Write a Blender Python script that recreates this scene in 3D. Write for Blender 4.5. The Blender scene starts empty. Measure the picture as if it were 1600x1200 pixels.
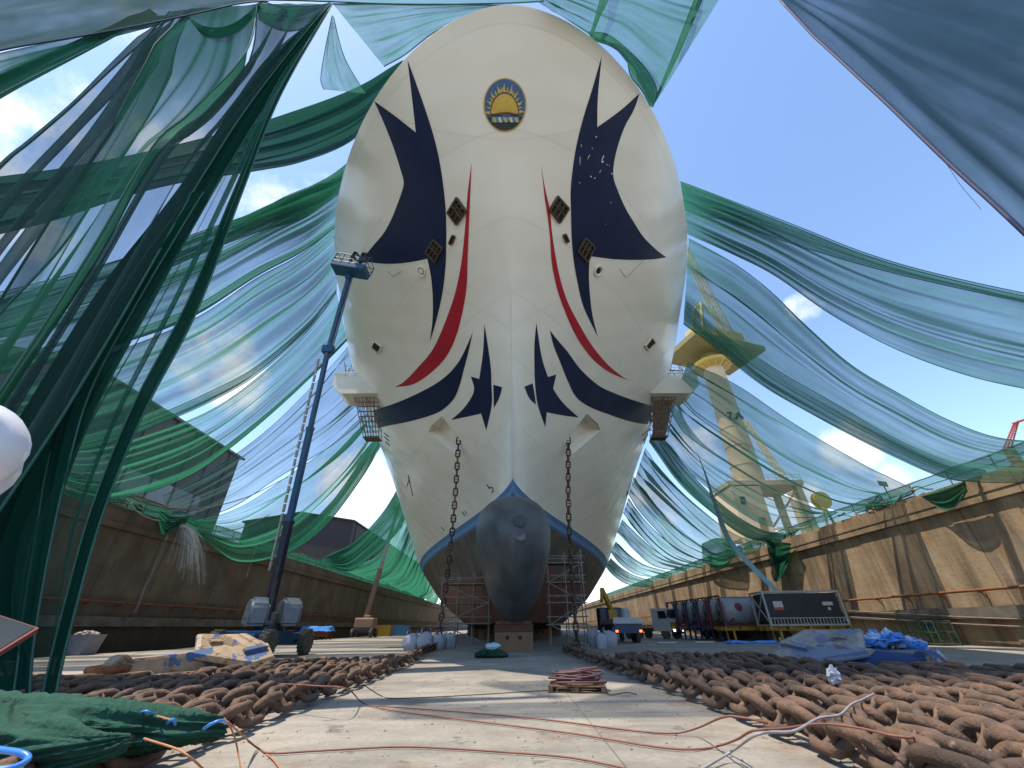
import bpy, bmesh, math, random
import numpy as np
from mathutils import Vector, Matrix, noise, geometry
from mathutils.bvhtree import BVHTree
random.seed(7); rng = np.random.default_rng(7)
R = math.radians; SC = bpy.context.scene; COL = SC.collection

# ------------------------------------------------------------------ camera, sky, sun, exposure
F = 620.0; HC = 1.25; PITCH = math.atan(380/620); ROLL = R(0.5)
cd = bpy.data.cameras.new('camera'); cam = bpy.data.objects.new('camera', cd); COL.objects.link(cam)
cd.sensor_fit = 'HORIZONTAL'; cd.sensor_width = 36; cd.lens = 36*F/1600; cd.clip_start = .05; cd.clip_end = 6000
cam.matrix_world = Matrix.Translation((0, 0, HC)) @ Matrix.Rotation(R(90)+PITCH, 4, 'X') @ Matrix.Rotation(-ROLL, 4, 'Z')
SC.camera = cam
SC.view_settings.view_transform = 'Standard'; SC.view_settings.look = 'None'
SC.view_settings.exposure = 1.12; SC.view_settings.gamma = 1
SC.cycles.transparent_max_bounces = 40; SC.cycles.max_bounces = 8; SC.cycles.diffuse_bounces = 4
SC.cycles.use_denoising = True
SUN = Vector((-math.cos(R(70))*.97, -math.cos(R(70))*.24, math.sin(R(70)))).normalized()
sl = bpy.data.lights.new('sun', 'SUN'); so = bpy.data.objects.new('sun', sl); COL.objects.link(so)
sl.energy = 3.1; sl.angle = R(.5); sl.color = (1, .89, .74)
so.rotation_euler = SUN.to_track_quat('Z', 'Y').to_euler()

def ray(px, py):
    x, y = px-800, py-600
    x, y = x-math.sin(ROLL)*y, y+math.sin(ROLL)*x
    x /= F; y = -y/F; c, s = math.cos(PITCH), math.sin(PITCH)
    return Vector((x, c-y*s, s+y*c))
CP = Vector((0, 0, HC))
def PX(px, py, X): r = ray(px, py); return CP + r*(X/r.x)          # the point on the plane x = X
def PY(px, py, Y): r = ray(px, py); return CP + r*(Y/r.y)
def PZ(px, py, Z): r = ray(px, py); return CP + r*((Z-HC)/r.z)

W = bpy.data.worlds.new('World'); SC.world = W; W.use_nodes = True
nt = W.node_tree; N = nt.nodes; L = nt.links
def nd(tree, kind, **kw):
    n = tree.nodes.new(kind)
    for k, v in kw.items():
        if k.startswith('i_'):
            n.inputs[int(k[2:]) if k[2:].isdigit() else k[2:].replace('_', ' ')].default_value = v
        else: setattr(n, k, v)
    return n
def math_n(tree, op, a, b=None, clamp=False):
    n = tree.nodes.new('ShaderNodeMath'); n.operation = op; n.use_clamp = clamp
    for i, v in enumerate((a, b)):
        if v is None: continue
        if isinstance(v, (int, float)): n.inputs[i].default_value = v
        else: tree.links.new(v, n.inputs[i])
    return n.outputs[0]
bg = N['Background']; bg.inputs[1].default_value = .15
sky = nd(nt, 'ShaderNodeTexSky', sky_type='NISHITA', sun_disc=False, sun_elevation=math.asin(SUN.z), altitude=0, air_density=1.0, dust_density=.25, ozone_density=2.2)
sky.sun_rotation = math.atan2(SUN.x, SUN.y)
tc = nd(nt, 'ShaderNodeTexCoord')
nz = nd(nt, 'ShaderNodeTexNoise', i_Scale=7.5, i_Detail=11.0, i_Roughness=.58); L.new(tc.outputs['Generated'], nz.inputs['Vector'])
nz2 = nd(nt, 'ShaderNodeTexNoise', i_Scale=2.2, i_Detail=7.0, i_Roughness=.6); L.new(tc.outputs['Generated'], nz2.inputs['Vector'])
cover = None
for px, py, rad, amp in [(350, 575, 8, .62), (575, 770, 9, .75), (640, 700, 5, .4), (1330, 697, 4.2, .62), (1402, 748, 2.6, .6), (1252, 480, 2.6, .45),
                         (60, 150, 26, .42), (230, 330, 13, .3), (420, 290, 10, .4), (150, 560, 12, .3), (1060, 700, 6, .4), (1000, 790, 7, .5), (1225, 800, 6, .6), (640, 40, 10, .22), (480, 120, 7, .2)]:
    d = ray(px, py).normalized()
    v = nd(nt, 'ShaderNodeVectorMath', operation='DOT_PRODUCT'); L.new(tc.outputs['Generated'], v.inputs[0]); v.inputs[1].default_value = d
    mr = nd(nt, 'ShaderNodeMapRange', interpolation_type='SMOOTHSTEP'); L.new(v.outputs['Value'], mr.inputs[0])
    mr.inputs[1].default_value = math.cos(R(rad)); mr.inputs[2].default_value = 1; mr.inputs[3].default_value = 0; mr.inputs[4].default_value = amp
    cover = mr.outputs[0] if cover is None else math_n(nt, 'MAXIMUM', cover, mr.outputs[0])
dens = math_n(nt, 'ADD', math_n(nt, 'MULTIPLY', nz.outputs[0], 1.9), math_n(nt, 'MULTIPLY', cover, .95))
dens = math_n(nt, 'ADD', dens, math_n(nt, 'MULTIPLY', nz2.outputs[0], .25))
mr = nd(nt, 'ShaderNodeMapRange', interpolation_type='SMOOTHSTEP'); L.new(dens, mr.inputs[0]); mr.inputs[1].default_value = 1.42; mr.inputs[2].default_value = 1.85
mixc = nd(nt, 'ShaderNodeMix', data_type='RGBA'); L.new(mr.outputs[0], mixc.inputs[0]); L.new(sky.outputs[0], mixc.inputs[6])
ccol = nd(nt, 'ShaderNodeMix', data_type='RGBA'); L.new(nz2.outputs[0], ccol.inputs[0]); ccol.inputs[6].default_value = (2.9, 3.3, 4.1, 1); ccol.inputs[7].default_value = (4.5, 4.7, 5.1, 1)
L.new(ccol.outputs[2], mixc.inputs[7]); L.new(mixc.outputs[2], bg.inputs[0])

# ------------------------------------------------------------------ materials
def new_mat(name):
    m = bpy.data.materials.new(name); m.use_nodes = True
    return m, m.node_tree, m.node_tree.nodes['Principled BSDF']
MATS = {}
def M(name, c1, c2=None, scale=3., rough=.6, metal=0., bump=0., detail=6., lo=.35, hi=.65, stretch=(1, 1, 1), c3=None, spec=None, coord='Object', bscale=None):
    """noise-mottled surface: two or three colours of its own"""
    if name in MATS: return MATS[name]
    m, t, b = new_mat(name); c2 = c2 or tuple(x*.8 for x in c1)
    tc = nd(t, 'ShaderNodeTexCoord'); mp = nd(t, 'ShaderNodeMapping'); mp.inputs['Scale'].default_value = stretch
    if coord == 'World':
        ge = nd(t, 'ShaderNodeNewGeometry'); t.links.new(ge.outputs['Position'], mp.inputs[0])
    else: t.links.new(tc.outputs[coord], mp.inputs[0])
    n = nd(t, 'ShaderNodeTexNoise', i_Scale=scale, i_Detail=detail, i_Roughness=.6); t.links.new(mp.outputs[0], n.inputs['Vector'])
    r = nd(t, 'ShaderNodeValToRGB'); t.links.new(n.outputs[0], r.inputs[0])
    r.color_ramp.elements[0].position = lo; r.color_ramp.elements[0].color = (*c1, 1)
    r.color_ramp.elements[1].position = hi; r.color_ramp.elements[1].color = (*c2, 1)
    if c3: e = r.color_ramp.elements.new(min(.95, hi+.12)); e.color = (*c3, 1)
    t.links.new(r.outputs[0], b.inputs['Base Color']); b.inputs['Roughness'].default_value = rough; b.inputs['Metallic'].default_value = metal
    if spec is not None: b.inputs['Specular IOR Level'].default_value = spec
    if bump:
        n2 = nd(t, 'ShaderNodeTexNoise', i_Scale=bscale or scale*4, i_Detail=5.); t.links.new(mp.outputs[0], n2.inputs['Vector'])
        bp = nd(t, 'ShaderNodeBump', i_Strength=bump, i_Distance=.05); t.links.new(n2.outputs[0], bp.inputs['Height']); t.links.new(bp.outputs[0], b.inputs['Normal'])
    MATS[name] = m; return m

# ------------------------------------------------------------------ mesh helpers
class MB:
    def __init__(s): s.v = []; s.f = []
    def add(s, vs, fs):
        o = len(s.v); s.v += [tuple(v) for v in vs]; s.f += [tuple(i+o for i in f) for f in fs]; return s
    def box(s, c, d, rot=None, taper=None):
        c = Vector(c); hx, hy, hz = d[0]/2, d[1]/2, d[2]/2; vs = []
        for z in (-1, 1):
            k = (taper if taper and z > 0 else 1)
            for x, y in ((-1, -1), (1, -1), (1, 1), (-1, 1)): vs.append(Vector((x*hx*k, y*hy*k, z*hz)))
        if rot is not None: vs = [rot @ v for v in vs]
        return s.add([v+c for v in vs], [(3, 2, 1, 0), (4, 5, 6, 7), (0, 1, 5, 4), (1, 2, 6, 5), (2, 3, 7, 6), (3, 0, 4, 7)])
    def cbox(s, c, d, ch=.02, rot=None):
        """box with chamfered edges"""
        bm = bmesh.new(); bmesh.ops.create_cube(bm, size=1)
        for v in bm.verts: v.co = Vector((v.co.x*d[0], v.co.y*d[1], v.co.z*d[2]))
        bmesh.ops.bevel(bm, geom=bm.edges[:], offset=ch, segments=2, affect='EDGES', profile=.6)
        vs = [(rot @ v.co if rot is not None else v.co)+Vector(c) for v in bm.verts]
        bm.verts.index_update(); fs = [[v.index for v in f.verts] for f in bm.faces]; bm.free(); return s.add(vs, fs)
    def beam(s, p, q, w, h=None, up=(0, 0, 1)):
        p, q = Vector(p), Vector(q); h = h or w; d = q-p
        if d.length < 1e-6: return s
        x = d.normalized(); u = Vector(up)
        if abs(x.dot(u)) > .98: u = Vector((0, 1, 0))
        y = u.cross(x).normalized(); z = x.cross(y)
        return s.box((p+q)/2, (d.length, w, h), Matrix((x, y, z)).transposed())
    def tube(s, pts, r, n=6, cap=True):
        pts = [Vector(p) for p in pts]; k = len(pts); vs = []; fs = []
        rr = r if isinstance(r, (list, tuple, np.ndarray)) else [r]*k
        up = None
        for i, p in enumerate(pts):
            t = (pts[min(i+1, k-1)]-pts[max(i-1, 0)])
            t = t.normalized() if t.length > 1e-9 else Vector((0, 0, 1))
            if up is None: up = Vector((0, 0, 1)) if abs(t.z) < .9 else Vector((1, 0, 0))
            a = t.cross(up)
            a = a.normalized() if a.length > 1e-6 else t.orthogonal().normalized()
            b = a.cross(t).normalized(); up = b
            for j in range(n):
                an = 2*math.pi*j/n; vs.append(p+(a*math.cos(an)+b*math.sin(an))*rr[i])
        for i in range(k-1):
            for j in range(n): fs.append((i*n+j, i*n+(j+1) % n, (i+1)*n+(j+1) % n, (i+1)*n+j))
        if cap: fs += [tuple(range(n-1, -1, -1)), tuple(range((k-1)*n, k*n))]
        return s.add(vs, fs)
    def lathe(s, prof, c=(0, 0, 0), rot=None, n=20):
        """profile of (radius, height) turned round the z axis"""
        vs = []; fs = []; k = len(prof)
        for r, z in prof:
            for j in range(n):
                a = 2*math.pi*j/n; v = Vector((r*math.cos(a), r*math.sin(a), z)); v = rot @ v if rot is not None else v; vs.append(v+Vector(c))
        for i in range(k-1):
            for j in range(n): fs.append((i*n+j, i*n+(j+1) % n, (i+1)*n+(j+1) % n, (i+1)*n+j))
        fs += [tuple(range(n-1, -1, -1)), tuple(range((k-1)*n, k*n))]
        return s.add(vs, fs)
    def prism(s, poly, z0, z1, tf=None):
        n = len(poly); vs = [Vector((x, y, z0)) for x, y in poly]+[Vector((x, y, z1)) for x, y in poly]
        if tf is not None: vs = [tf @ v for v in vs]
        return s.add(vs, [tuple(range(n-1, -1, -1)), tuple(range(n, 2*n))]+[(i, (i+1) % n, n+(i+1) % n, n+i) for i in range(n)])
    def ell(s, c, r, nu=16, nv=10, rot=None, lump=0, seed=0):
        vs = []; fs = []
        for i in range(nv+1):
            th = math.pi*i/nv
            for j in range(nu):
                ph = 2*math.pi*j/nu; d = Vector((math.sin(th)*math.cos(ph), math.sin(th)*math.sin(ph), math.cos(th)))
                k = 1+(lump*noise.noise(d*2.3+Vector((seed*7.1, seed*3.3, 0))) if lump else 0)
                v = Vector((d.x*r[0]*k, d.y*r[1]*k, d.z*r[2]*k)); v = rot @ v if rot is not None else v; vs.append(v+Vector(c))
        for i in range(nv):
            for j in range(nu): fs.append((i*nu+j, (i+1)*nu+j, (i+1)*nu+(j+1) % nu, i*nu+(j+1) % nu))
        return s.add(vs, fs)
    def grid(s, g):
        """g[i][j] rows of points"""
        n, k = len(g), len(g[0]); 
        return s.add([p for r in g for p in r], [(i*k+j, i*k+j+1, (i+1)*k+j+1, (i+1)*k+j) for i in range(n-1) for j in range(k-1)])
    def tf(s, M4): s.v = [tuple(M4 @ Vector(v)) for v in s.v]; return s
    def mesh(s, name, m, smooth=False):
        me = bpy.data.meshes.new(name); me.from_pydata(s.v, [], s.f)
        if m: me.materials.append(m)
        if smooth: me.shade_smooth()
        me.update(); return me
    def build(s, name, m, parent=None, smooth=False, auto=None, world=True):
        """ONE mesh object; world=True: the coordinates are world ones and are re-based to the parent's place"""
        if parent is not None and world:
            w = wpos(parent); s.v = [(x-w.x, y-w.y, z-w.z) for x, y, z in s.v]
        elif parent is None and world and s.v:
            a = np.array(s.v); c = Vector(((a[:, 0].min()+a[:, 0].max())/2, (a[:, 1].min()+a[:, 1].max())/2, a[:, 2].min()))
            s.v = [(x-c.x, y-c.y, z-c.z) for x, y, z in s.v]
        o = bpy.data.objects.new(name, s.mesh(name, m, smooth)); COL.objects.link(o)
        if parent is not None: o.parent = parent
        elif world and s.v: o.location = c
        if auto is not None:
            fl = np.zeros(len(o.data.polygons), bool); o.data.shade_smooth(); o.data.set_sharp_from_angle(angle=R(auto))
        return o
def wpos(o):
    v = Vector(o.location); p = o.parent
    while p: v = v+p.location; p = p.parent
    return v
def tag(o, label, cat, group=None, kind=None):
    if label: o['label'] = label
    if cat: o['category'] = cat
    if group: o['group'] = group
    if kind: o['kind'] = kind
    return o
def struct(o): o['kind'] = 'structure'; return o
def thing(name, loc, label, cat, group=None, rz=0):
    o = bpy.data.objects.new(name, None); COL.objects.link(o); o.location = loc; o.rotation_euler.z = rz; o.empty_display_size = .3
    return tag(o, label, cat, group)
def copy_tree(o, parent=None):
    c = o.copy(); COL.objects.link(c)
    if parent is not None: c.parent = parent
    for ch in list(o.children): copy_tree(ch, c)
    return c
def spline(pts, n=8, closed=False):
    """Catmull-Rom through points of any dimension"""
    p = np.array([tuple(q) for q in pts], float); k = len(p); out = []
    segs = k if closed else k-1
    for i in range(segs):
        a, b, c, d = (p[(i-1) % k], p[i], p[(i+1) % k], p[(i+2) % k]) if closed else (p[max(i-1, 0)] if i > 0 else 2*p[0]-p[1], p[i], p[i+1], p[i+2] if i+2 < k else 2*p[-1]-p[-2])
        for j in range(n):
            t = j/n; out.append(.5*((2*b)+(-a+c)*t+(2*a-5*b+4*c-d)*t*t+(-a+3*b-3*c+d)*t**3))
    if not closed: out.append(p[-1])
    return np.array(out)
def resample(pts, n):
    p = np.array([tuple(q) for q in pts], float); s = np.r_[0, np.cumsum(np.linalg.norm(np.diff(p, axis=0), axis=1))]
    t = np.linspace(0, s[-1], n); return np.stack([np.interp(t, s, p[:, i]) for i in range(p.shape[1])], 1)
# ------------------------------------------------------------------ dock floor, quays, standing water
WX, HT = 30.0, 9.05
def concrete_floor():
    m, t, b = new_mat('dock_floor_concrete'); ge = nd(t, 'ShaderNodeNewGeometry'); lk = t.links
    n1 = nd(t, 'ShaderNodeTexNoise', i_Scale=.35, i_Detail=9., i_Roughness=.65); lk.new(ge.outputs['Position'], n1.inputs['Vector'])
    r1 = nd(t, 'ShaderNodeValToRGB'); lk.new(n1.outputs[0], r1.inputs[0])
    e = r1.color_ramp.elements; e[0].position = .3; e[0].color = (.155, .143, .122, 1); e[1].position = .62; e[1].color = (.33, .30, .25, 1)
    n2 = nd(t, 'ShaderNodeTexNoise', i_Scale=14., i_Detail=6.); lk.new(ge.outputs['Position'], n2.inputs['Vector'])
    mp = nd(t, 'ShaderNodeMapping'); mp.inputs['Scale'].default_value = (.5, 2.4, 1); mp.inputs['Rotation'].default_value = (0, 0, .3); lk.new(ge.outputs['Position'], mp.inputs[0])
    n3 = nd(t, 'ShaderNodeTexNoise', i_Scale=.6, i_Detail=8., i_Roughness=.7); lk.new(mp.outputs[0], n3.inputs['Vector'])
    r3 = nd(t, 'ShaderNodeMapRange', i_1=.42, i_2=.7, i_3=1.0, i_4=.72); lk.new(n3.outputs[0], r3.inputs[0])
    r2 = nd(t, 'ShaderNodeMapRange', i_1=.3, i_2=.7, i_3=.88, i_4=1.1); lk.new(n2.outputs[0], r2.inputs[0])
    k = math_n(t, 'MULTIPLY', r2.outputs[0], r3.outputs[0])
    sx = nd(t, 'ShaderNodeSeparateXYZ'); lk.new(ge.outputs['Position'], sx.inputs[0])
    for o_, per, off in ((sx.outputs[0], 6.4, 2.05), (sx.outputs[1], 7.5, 2.6)):      # slab joints
        w = math_n(t, 'ABSOLUTE', math_n(t, 'SUBTRACT', math_n(t, 'FRACT', math_n(t, 'DIVIDE', math_n(t, 'ADD', o_, off), per)), .5))
        k = math_n(t, 'MULTIPLY', k, math_n(t, 'SUBTRACT', 1.0, math_n(t, 'MULTIPLY', math_n(t, 'LESS_THAN', w, .0016), .45)))
    mx = nd(t, 'ShaderNodeMix', data_type='RGBA', blend_type='MULTIPLY'); mx.inputs[0].default_value = 1; lk.new(r1.outputs[0], mx.inputs[6])
    cc = nd(t, 'ShaderNodeCombineColor'); [lk.new(k, cc.inputs[i]) for i in range(3)]; lk.new(cc.outputs[0], mx.inputs[7])
    n5 = nd(t, 'ShaderNodeTexNoise', i_Scale=.55, i_Detail=10., i_Roughness=.7); m5 = nd(t, 'ShaderNodeMapping'); m5.inputs['Location'].default_value = (7, 3, 0); lk.new(ge.outputs['Position'], m5.inputs[0]); lk.new(m5.outputs[0], n5.inputs['Vector'])
    s5 = nd(t, 'ShaderNodeMapRange', i_1=.55, i_2=.68, i_3=0., i_4=.65); lk.new(n5.outputs[0], s5.inputs[0])
    x5 = nd(t, 'ShaderNodeMix', data_type='RGBA'); lk.new(s5.outputs[0], x5.inputs[0]); lk.new(mx.outputs[2], x5.inputs[6]); x5.inputs[7].default_value = (.16, .10, .06, 1)      # rust wash
    n6 = nd(t, 'ShaderNodeTexNoise', i_Scale=1.3, i_Detail=8., i_Roughness=.6); m6 = nd(t, 'ShaderNodeMapping'); m6.inputs['Location'].default_value = (17, 9, 0); lk.new(ge.outputs['Position'], m6.inputs[0]); lk.new(m6.outputs[0], n6.inputs['Vector'])
    s6 = nd(t, 'ShaderNodeMapRange', i_1=.61, i_2=.65, i_3=0., i_4=.6); lk.new(n6.outputs[0], s6.inputs[0])
    x6 = nd(t, 'ShaderNodeMix', data_type='RGBA'); lk.new(s6.outputs[0], x6.inputs[0]); lk.new(x5.outputs[2], x6.inputs[6]); x6.inputs[7].default_value = (.075, .07, .062, 1)       # oil and damp
    lk.new(x6.outputs[2], b.inputs['Base Color']); b.inputs['Roughness'].default_value = .75
    bp = nd(t, 'ShaderNodeBump', i_Strength=.35, i_Distance=.02); lk.new(n2.outputs[0], bp.inputs['Height']); lk.new(bp.outputs[0], b.inputs['Normal'])
    return m
struct(MB().grid([[(x, y, 0) for y in np.linspace(-60, 330, 40)] for x in np.linspace(-WX-.6, WX+.6, 8)]).build('dock_floor', concrete_floor(), world=False))
quay_m = M('quay_concrete', (.3, .28, .25), (.2, .19, .17), scale=.2)
qm = MB()
for s in (-1, 1): qm.box((s*(WX+601.2), 400, HT-.25), (1200, 2600, .5))
struct(qm.build('quay_ground', quay_m, world=False))
wet, t_, b_ = new_mat('standing_water'); b_.inputs['Base Color'].default_value = (.012, .01, .008, 1); b_.inputs['Roughness'].default_value = .06
n_ = nd(t_, 'ShaderNodeTexNoise', i_Scale=1.4, i_Detail=3.); ge_ = nd(t_, 'ShaderNodeNewGeometry'); t_.links.new(ge_.outputs['Position'], n_.inputs[0])
bp_ = nd(t_, 'ShaderNodeBump', i_Strength=.15, i_Distance=.03); t_.links.new(n_.outputs[0], bp_.inputs['Height']); t_.links.new(bp_.outputs[0], b_.inputs['Normal'])
pw = MB(); e1 = [(-WX+.1, y) for y in (14, 90)]
edge = [(-WX+3.4+1.5*noise.noise(Vector((y*.13, 3, 0)))+.5*noise.noise(Vector((y*.5, 8, 0))), y) for y in np.linspace(90, 14, 60)]
pw.add([(x, y, .004) for x, y in e1+edge], [tuple(range(62))[::-1]])
struct(pw.build('water', wet, world=False))

# ------------------------------------------------------------------ dock walls
def wall_mat(name, lit):
    m, t, b = new_mat(name); lk = t.links; ge = nd(t, 'ShaderNodeNewGeometry')
    def noi(sc, scale, det=7., ro=.6):
        mp = nd(t, 'ShaderNodeMapping'); mp.inputs['Scale'].default_value = sc; lk.new(ge.outputs['Position'], mp.inputs[0])
        n = nd(t, 'ShaderNodeTexNoise', i_Scale=scale, i_Detail=det, i_Roughness=ro); lk.new(mp.outputs[0], n.inputs['Vector']); return n.outputs[0]
    r = nd(t, 'ShaderNodeValToRGB'); lk.new(noi((1, 1, 1), .45), r.inputs[0]); e = r.color_ramp.elements
    cA, cB, cC = ((.22, .15, .085), (.325, .235, .14), (.38, .32, .235)) if lit else ((.075, .056, .036), (.13, .10, .066), (.18, .145, .105))  # left wall's shade is put into darker concrete tones
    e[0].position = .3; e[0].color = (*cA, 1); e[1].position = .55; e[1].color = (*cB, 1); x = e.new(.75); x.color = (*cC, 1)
    st = nd(t, 'ShaderNodeMapRange', i_1=.46, i_2=.68, i_3=0., i_4=.85); lk.new(noi((1, .55, .05), 1.1, 8., .66), st.inputs[0])     # run-down stains
    m1 = nd(t, 'ShaderNodeMix', data_type='RGBA'); lk.new(st.outputs[0], m1.inputs[0]); lk.new(r.outputs[0], m1.inputs[6]); m1.inputs[7].default_value = (.075, .055, .035, 1)
    ru = nd(t, 'ShaderNodeMapRange', i_1=.56, i_2=.72, i_3=0., i_4=.7); lk.new(noi((1, .4, .1), 1.7, 6.), ru.inputs[0])              # rust
    m2 = nd(t, 'ShaderNodeMix', data_type='RGBA'); lk.new(ru.outputs[0], m2.inputs[0]); lk.new(m1.outputs[2], m2.inputs[6]); m2.inputs[7].default_value = (.22, .085, .03, 1)
    sx = nd(t, 'ShaderNodeSeparateXYZ'); lk.new(ge.outputs['Position'], sx.inputs[0])
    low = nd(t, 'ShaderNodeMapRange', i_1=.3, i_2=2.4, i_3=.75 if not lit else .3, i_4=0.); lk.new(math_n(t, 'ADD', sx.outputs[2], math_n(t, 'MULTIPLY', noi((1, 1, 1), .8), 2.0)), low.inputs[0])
    low.inputs[1].default_value = 1.2; low.inputs[2].default_value = 4.2                                                              # wall darkens towards its foot
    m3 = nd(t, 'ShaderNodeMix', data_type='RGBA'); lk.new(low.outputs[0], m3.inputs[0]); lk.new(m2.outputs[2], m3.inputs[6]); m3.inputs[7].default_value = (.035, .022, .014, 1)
    # panel joints and shuttering boards
    w = math_n(t, 'ABSOLUTE', math_n(t, 'SUBTRACT', math_n(t, 'FRACT', math_n(t, 'DIVIDE', sx.outputs[1], 4.2)), .5))
    j = math_n(t, 'MULTIPLY', math_n(t, 'LESS_THAN', w, .0075), .6)
    w2 = math_n(t, 'ABSOLUTE', math_n(t, 'SUBTRACT', math_n(t, 'FRACT', math_n(t, 'DIVIDE', sx.outputs[2], .62)), .5))
    j2 = math_n(t, 'MULTIPLY', math_n(t, 'LESS_THAN', w2, .03), .16)
    k = math_n(t, 'MULTIPLY', math_n(t, 'SUBTRACT', 1., j), math_n(t, 'SUBTRACT', 1., j2))
    mx = nd(t, 'ShaderNodeMix', data_type='RGBA', blend_type='MULTIPLY'); mx.inputs[0].default_value = 1; lk.new(m3.outputs[2], mx.inputs[6])
    cc = nd(t, 'ShaderNodeCombineColor'); [lk.new(k, cc.inputs[i]) for i in range(3)]; lk.new(cc.outputs[0], mx.inputs[7])
    lk.new(mx.outputs[2], b.inputs['Base Color']); b.inputs['Roughness'].default_value = .8
    bp = nd(t, 'ShaderNodeBump', i_Strength=.5, i_Distance=.05); lk.new(noi((1, 1, 1), 5.), bp.inputs['Height']); lk.new(bp.outputs[0], b.inputs['Normal'])
    return m
rust = M('rusty_steel', (.25, .085, .03), (.13, .05, .025), scale=6, rough=.85, bump=.4, c3=(.32, .15, .06))
dark_steel = M('dark_steel', (.03, .03, .032), (.055, .05, .045), scale=5, rough=.55)
Y0, Y1 = -60, 330
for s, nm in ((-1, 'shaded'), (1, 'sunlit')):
    w = thing('dock_wall', (s*(WX+.6), 135, 0), 'tall stained concrete dock wall %s, with %s' % (('on the left in shade', 'a darker foot') if s < 0 else ('on the right in sun', 'a rusty pipe along it')), 'wall')
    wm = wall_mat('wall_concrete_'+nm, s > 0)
    fm = MB()
    # face with a battered upper band, panel by panel slightly out of line
    ys = list(np.arange(Y0, Y1+.1, 4.2)); 
    for i in range(len(ys)-1):
        o_ = rng.uniform(-.025, .025)
        fm.box((s*(WX+.6+o_), (ys[i]+ys[i+1])/2, (HT-1.25)/2), (1.2, 4.19, HT-1.25))
    fm.build('wall_face', wm, w)
    MB().box((s*(WX+.48), 135, HT-.62), (1.5, Y1-Y0, 1.24)).build('coping', wm, w)
    lip = MB(); lip.box((s*(WX+.44), 135, HT-.7), (1.52, Y1-Y0, .12)); lip.box((s*(WX+.55), 135, HT+.13), (1.3, Y1-Y0, .26)); lip.build('coping_lip', wm, w)
    MB().box((s*(WX-.16), 135, 1.82), (.5, Y1-Y0, .62)).build('ledge', M('ledge_concrete', (.16, .14, .11), (.08, .065, .05), scale=.8, coord='World', rough=.85, bump=.3), w)
    pm = MB(); pm.tube([(s*(WX-.42), y, 3.05+.03*noise.noise(Vector((y*.2, s, 0)))) for y in np.arange(Y0+30, 200, 2.)], .085, 8); pm.build('pipe', rust, w, True)
    br = MB()
    for y in np.arange(-5, 200, 2.8): br.beam((s*(WX-.42), y, 2.96), (s*(WX-.02), y, 2.96), .07, .09); br.beam((s*(WX-.3), y, 2.95), (s*(WX-.02), y, 2.6), .06)
    o = br.build('pipe_brackets', rust, w)

# ------------------------------------------------------------------ the ship
ZK = [1.6, 5, 9.9, 14, 19, 24, 28]
PK = np.array([[35.377, 8.046, 50.462, 2.031, 0.983], [31.653, 13.304, 56.19, 1.726, 1.138], [26.107, 16.536, 56.943, 1.991, 1.481], [22.257, 16.6, 50.094, 2.029, 1.129], [17.786, 16.797, 41.693, 2.052, 0.841], [12.145, 17.362, 31.019, 2.069, 0.639], [7.071, 17.365, 29.72, 1.858, 0.549]])
NZ = 130; zz = np.linspace(1.6, 28, NZ)
Q = np.array([np.interp(np.linspace(1.6, 28, 60), ZK, PK[:, i]) for i in range(5)])
kk = np.array([1, 2, 3, 2, 1.])/9
for i in range(5): Q[i] = np.convolve(np.pad(Q[i], 2, mode='reflect', reflect_type='odd'), kk, 'valid')
Q = np.array([np.interp(zz, np.linspace(1.6, 28, 60), q) for q in Q])
for _ in range(3):
    for i in range(5): Q[i] = np.convolve(np.pad(Q[i], 2, mode='reflect', reflect_type='odd'), kk, 'valid')
ss = np.linspace(0, 1, 110)**1.9; AFT = np.array([6, 20, 45, 80, 110.])
def hull_row(i):
    Ys, B, Lg, p_, q_ = Q[:, i]
    x = B*(1-(1-ss)**p_)**q_; y = Ys+Lg*ss
    return np.r_[x, [B]*5], np.r_[y, np.linspace(y[-1], 235, 6)[1:]]
hb = MB(); rows = [hull_row(i) for i in range(NZ)]; K = len(rows[0][0])
for dz, ins in ((.16, .03), (.30, .10), (.40, .22), (.46, .42), (.48, .8)):                 # the plating rolls over into the deck
    x, y = rows[NZ-1]; tx, ty = np.gradient(x), np.gradient(y); ln = np.hypot(tx, ty)+1e-9
    nx_, ny_ = ty/ln, -tx/ln; nx_[0], ny_[0] = 0, -1
    rows.append((np.maximum(x-nx_*ins, 0), y-ny_*ins)); zz = np.r_[zz, 28+dz]
rows_deck = rows[NZ-1]; NZ = len(rows)
hv = []; idx = np.zeros((NZ, 2*K-1), int)
for i, (x, y) in enumerate(rows):
    line = [(-x[j], y[j], zz[i]) for j in range(K-1, 0, -1)]+[(0, y[0], zz[i])]+[(x[j], y[j], zz[i]) for j in range(1, K)]
    for j, v in enumerate(line): idx[i, j] = len(hv); hv.append(v)
hf = [(idx[i, j], idx[i, j+1], idx[i+1, j+1], idx[i+1, j]) for i in range(NZ-1) for j in range(2*K-2)]
hf += [tuple(idx[0, ::-1]), tuple(idx[-1, :])]                         # flat bottom and deck
hf += [(idx[i, -1], idx[i, 0], idx[i+1, 0], idx[i+1, -1]) for i in range(NZ-1)]   # transom
hb.add(hv, hf)
ship = thing('cruise_ship', (0, 40, 1.6), 'huge white cruise ship bow with navy and red flashes, on keel blocks', 'ship')
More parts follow.
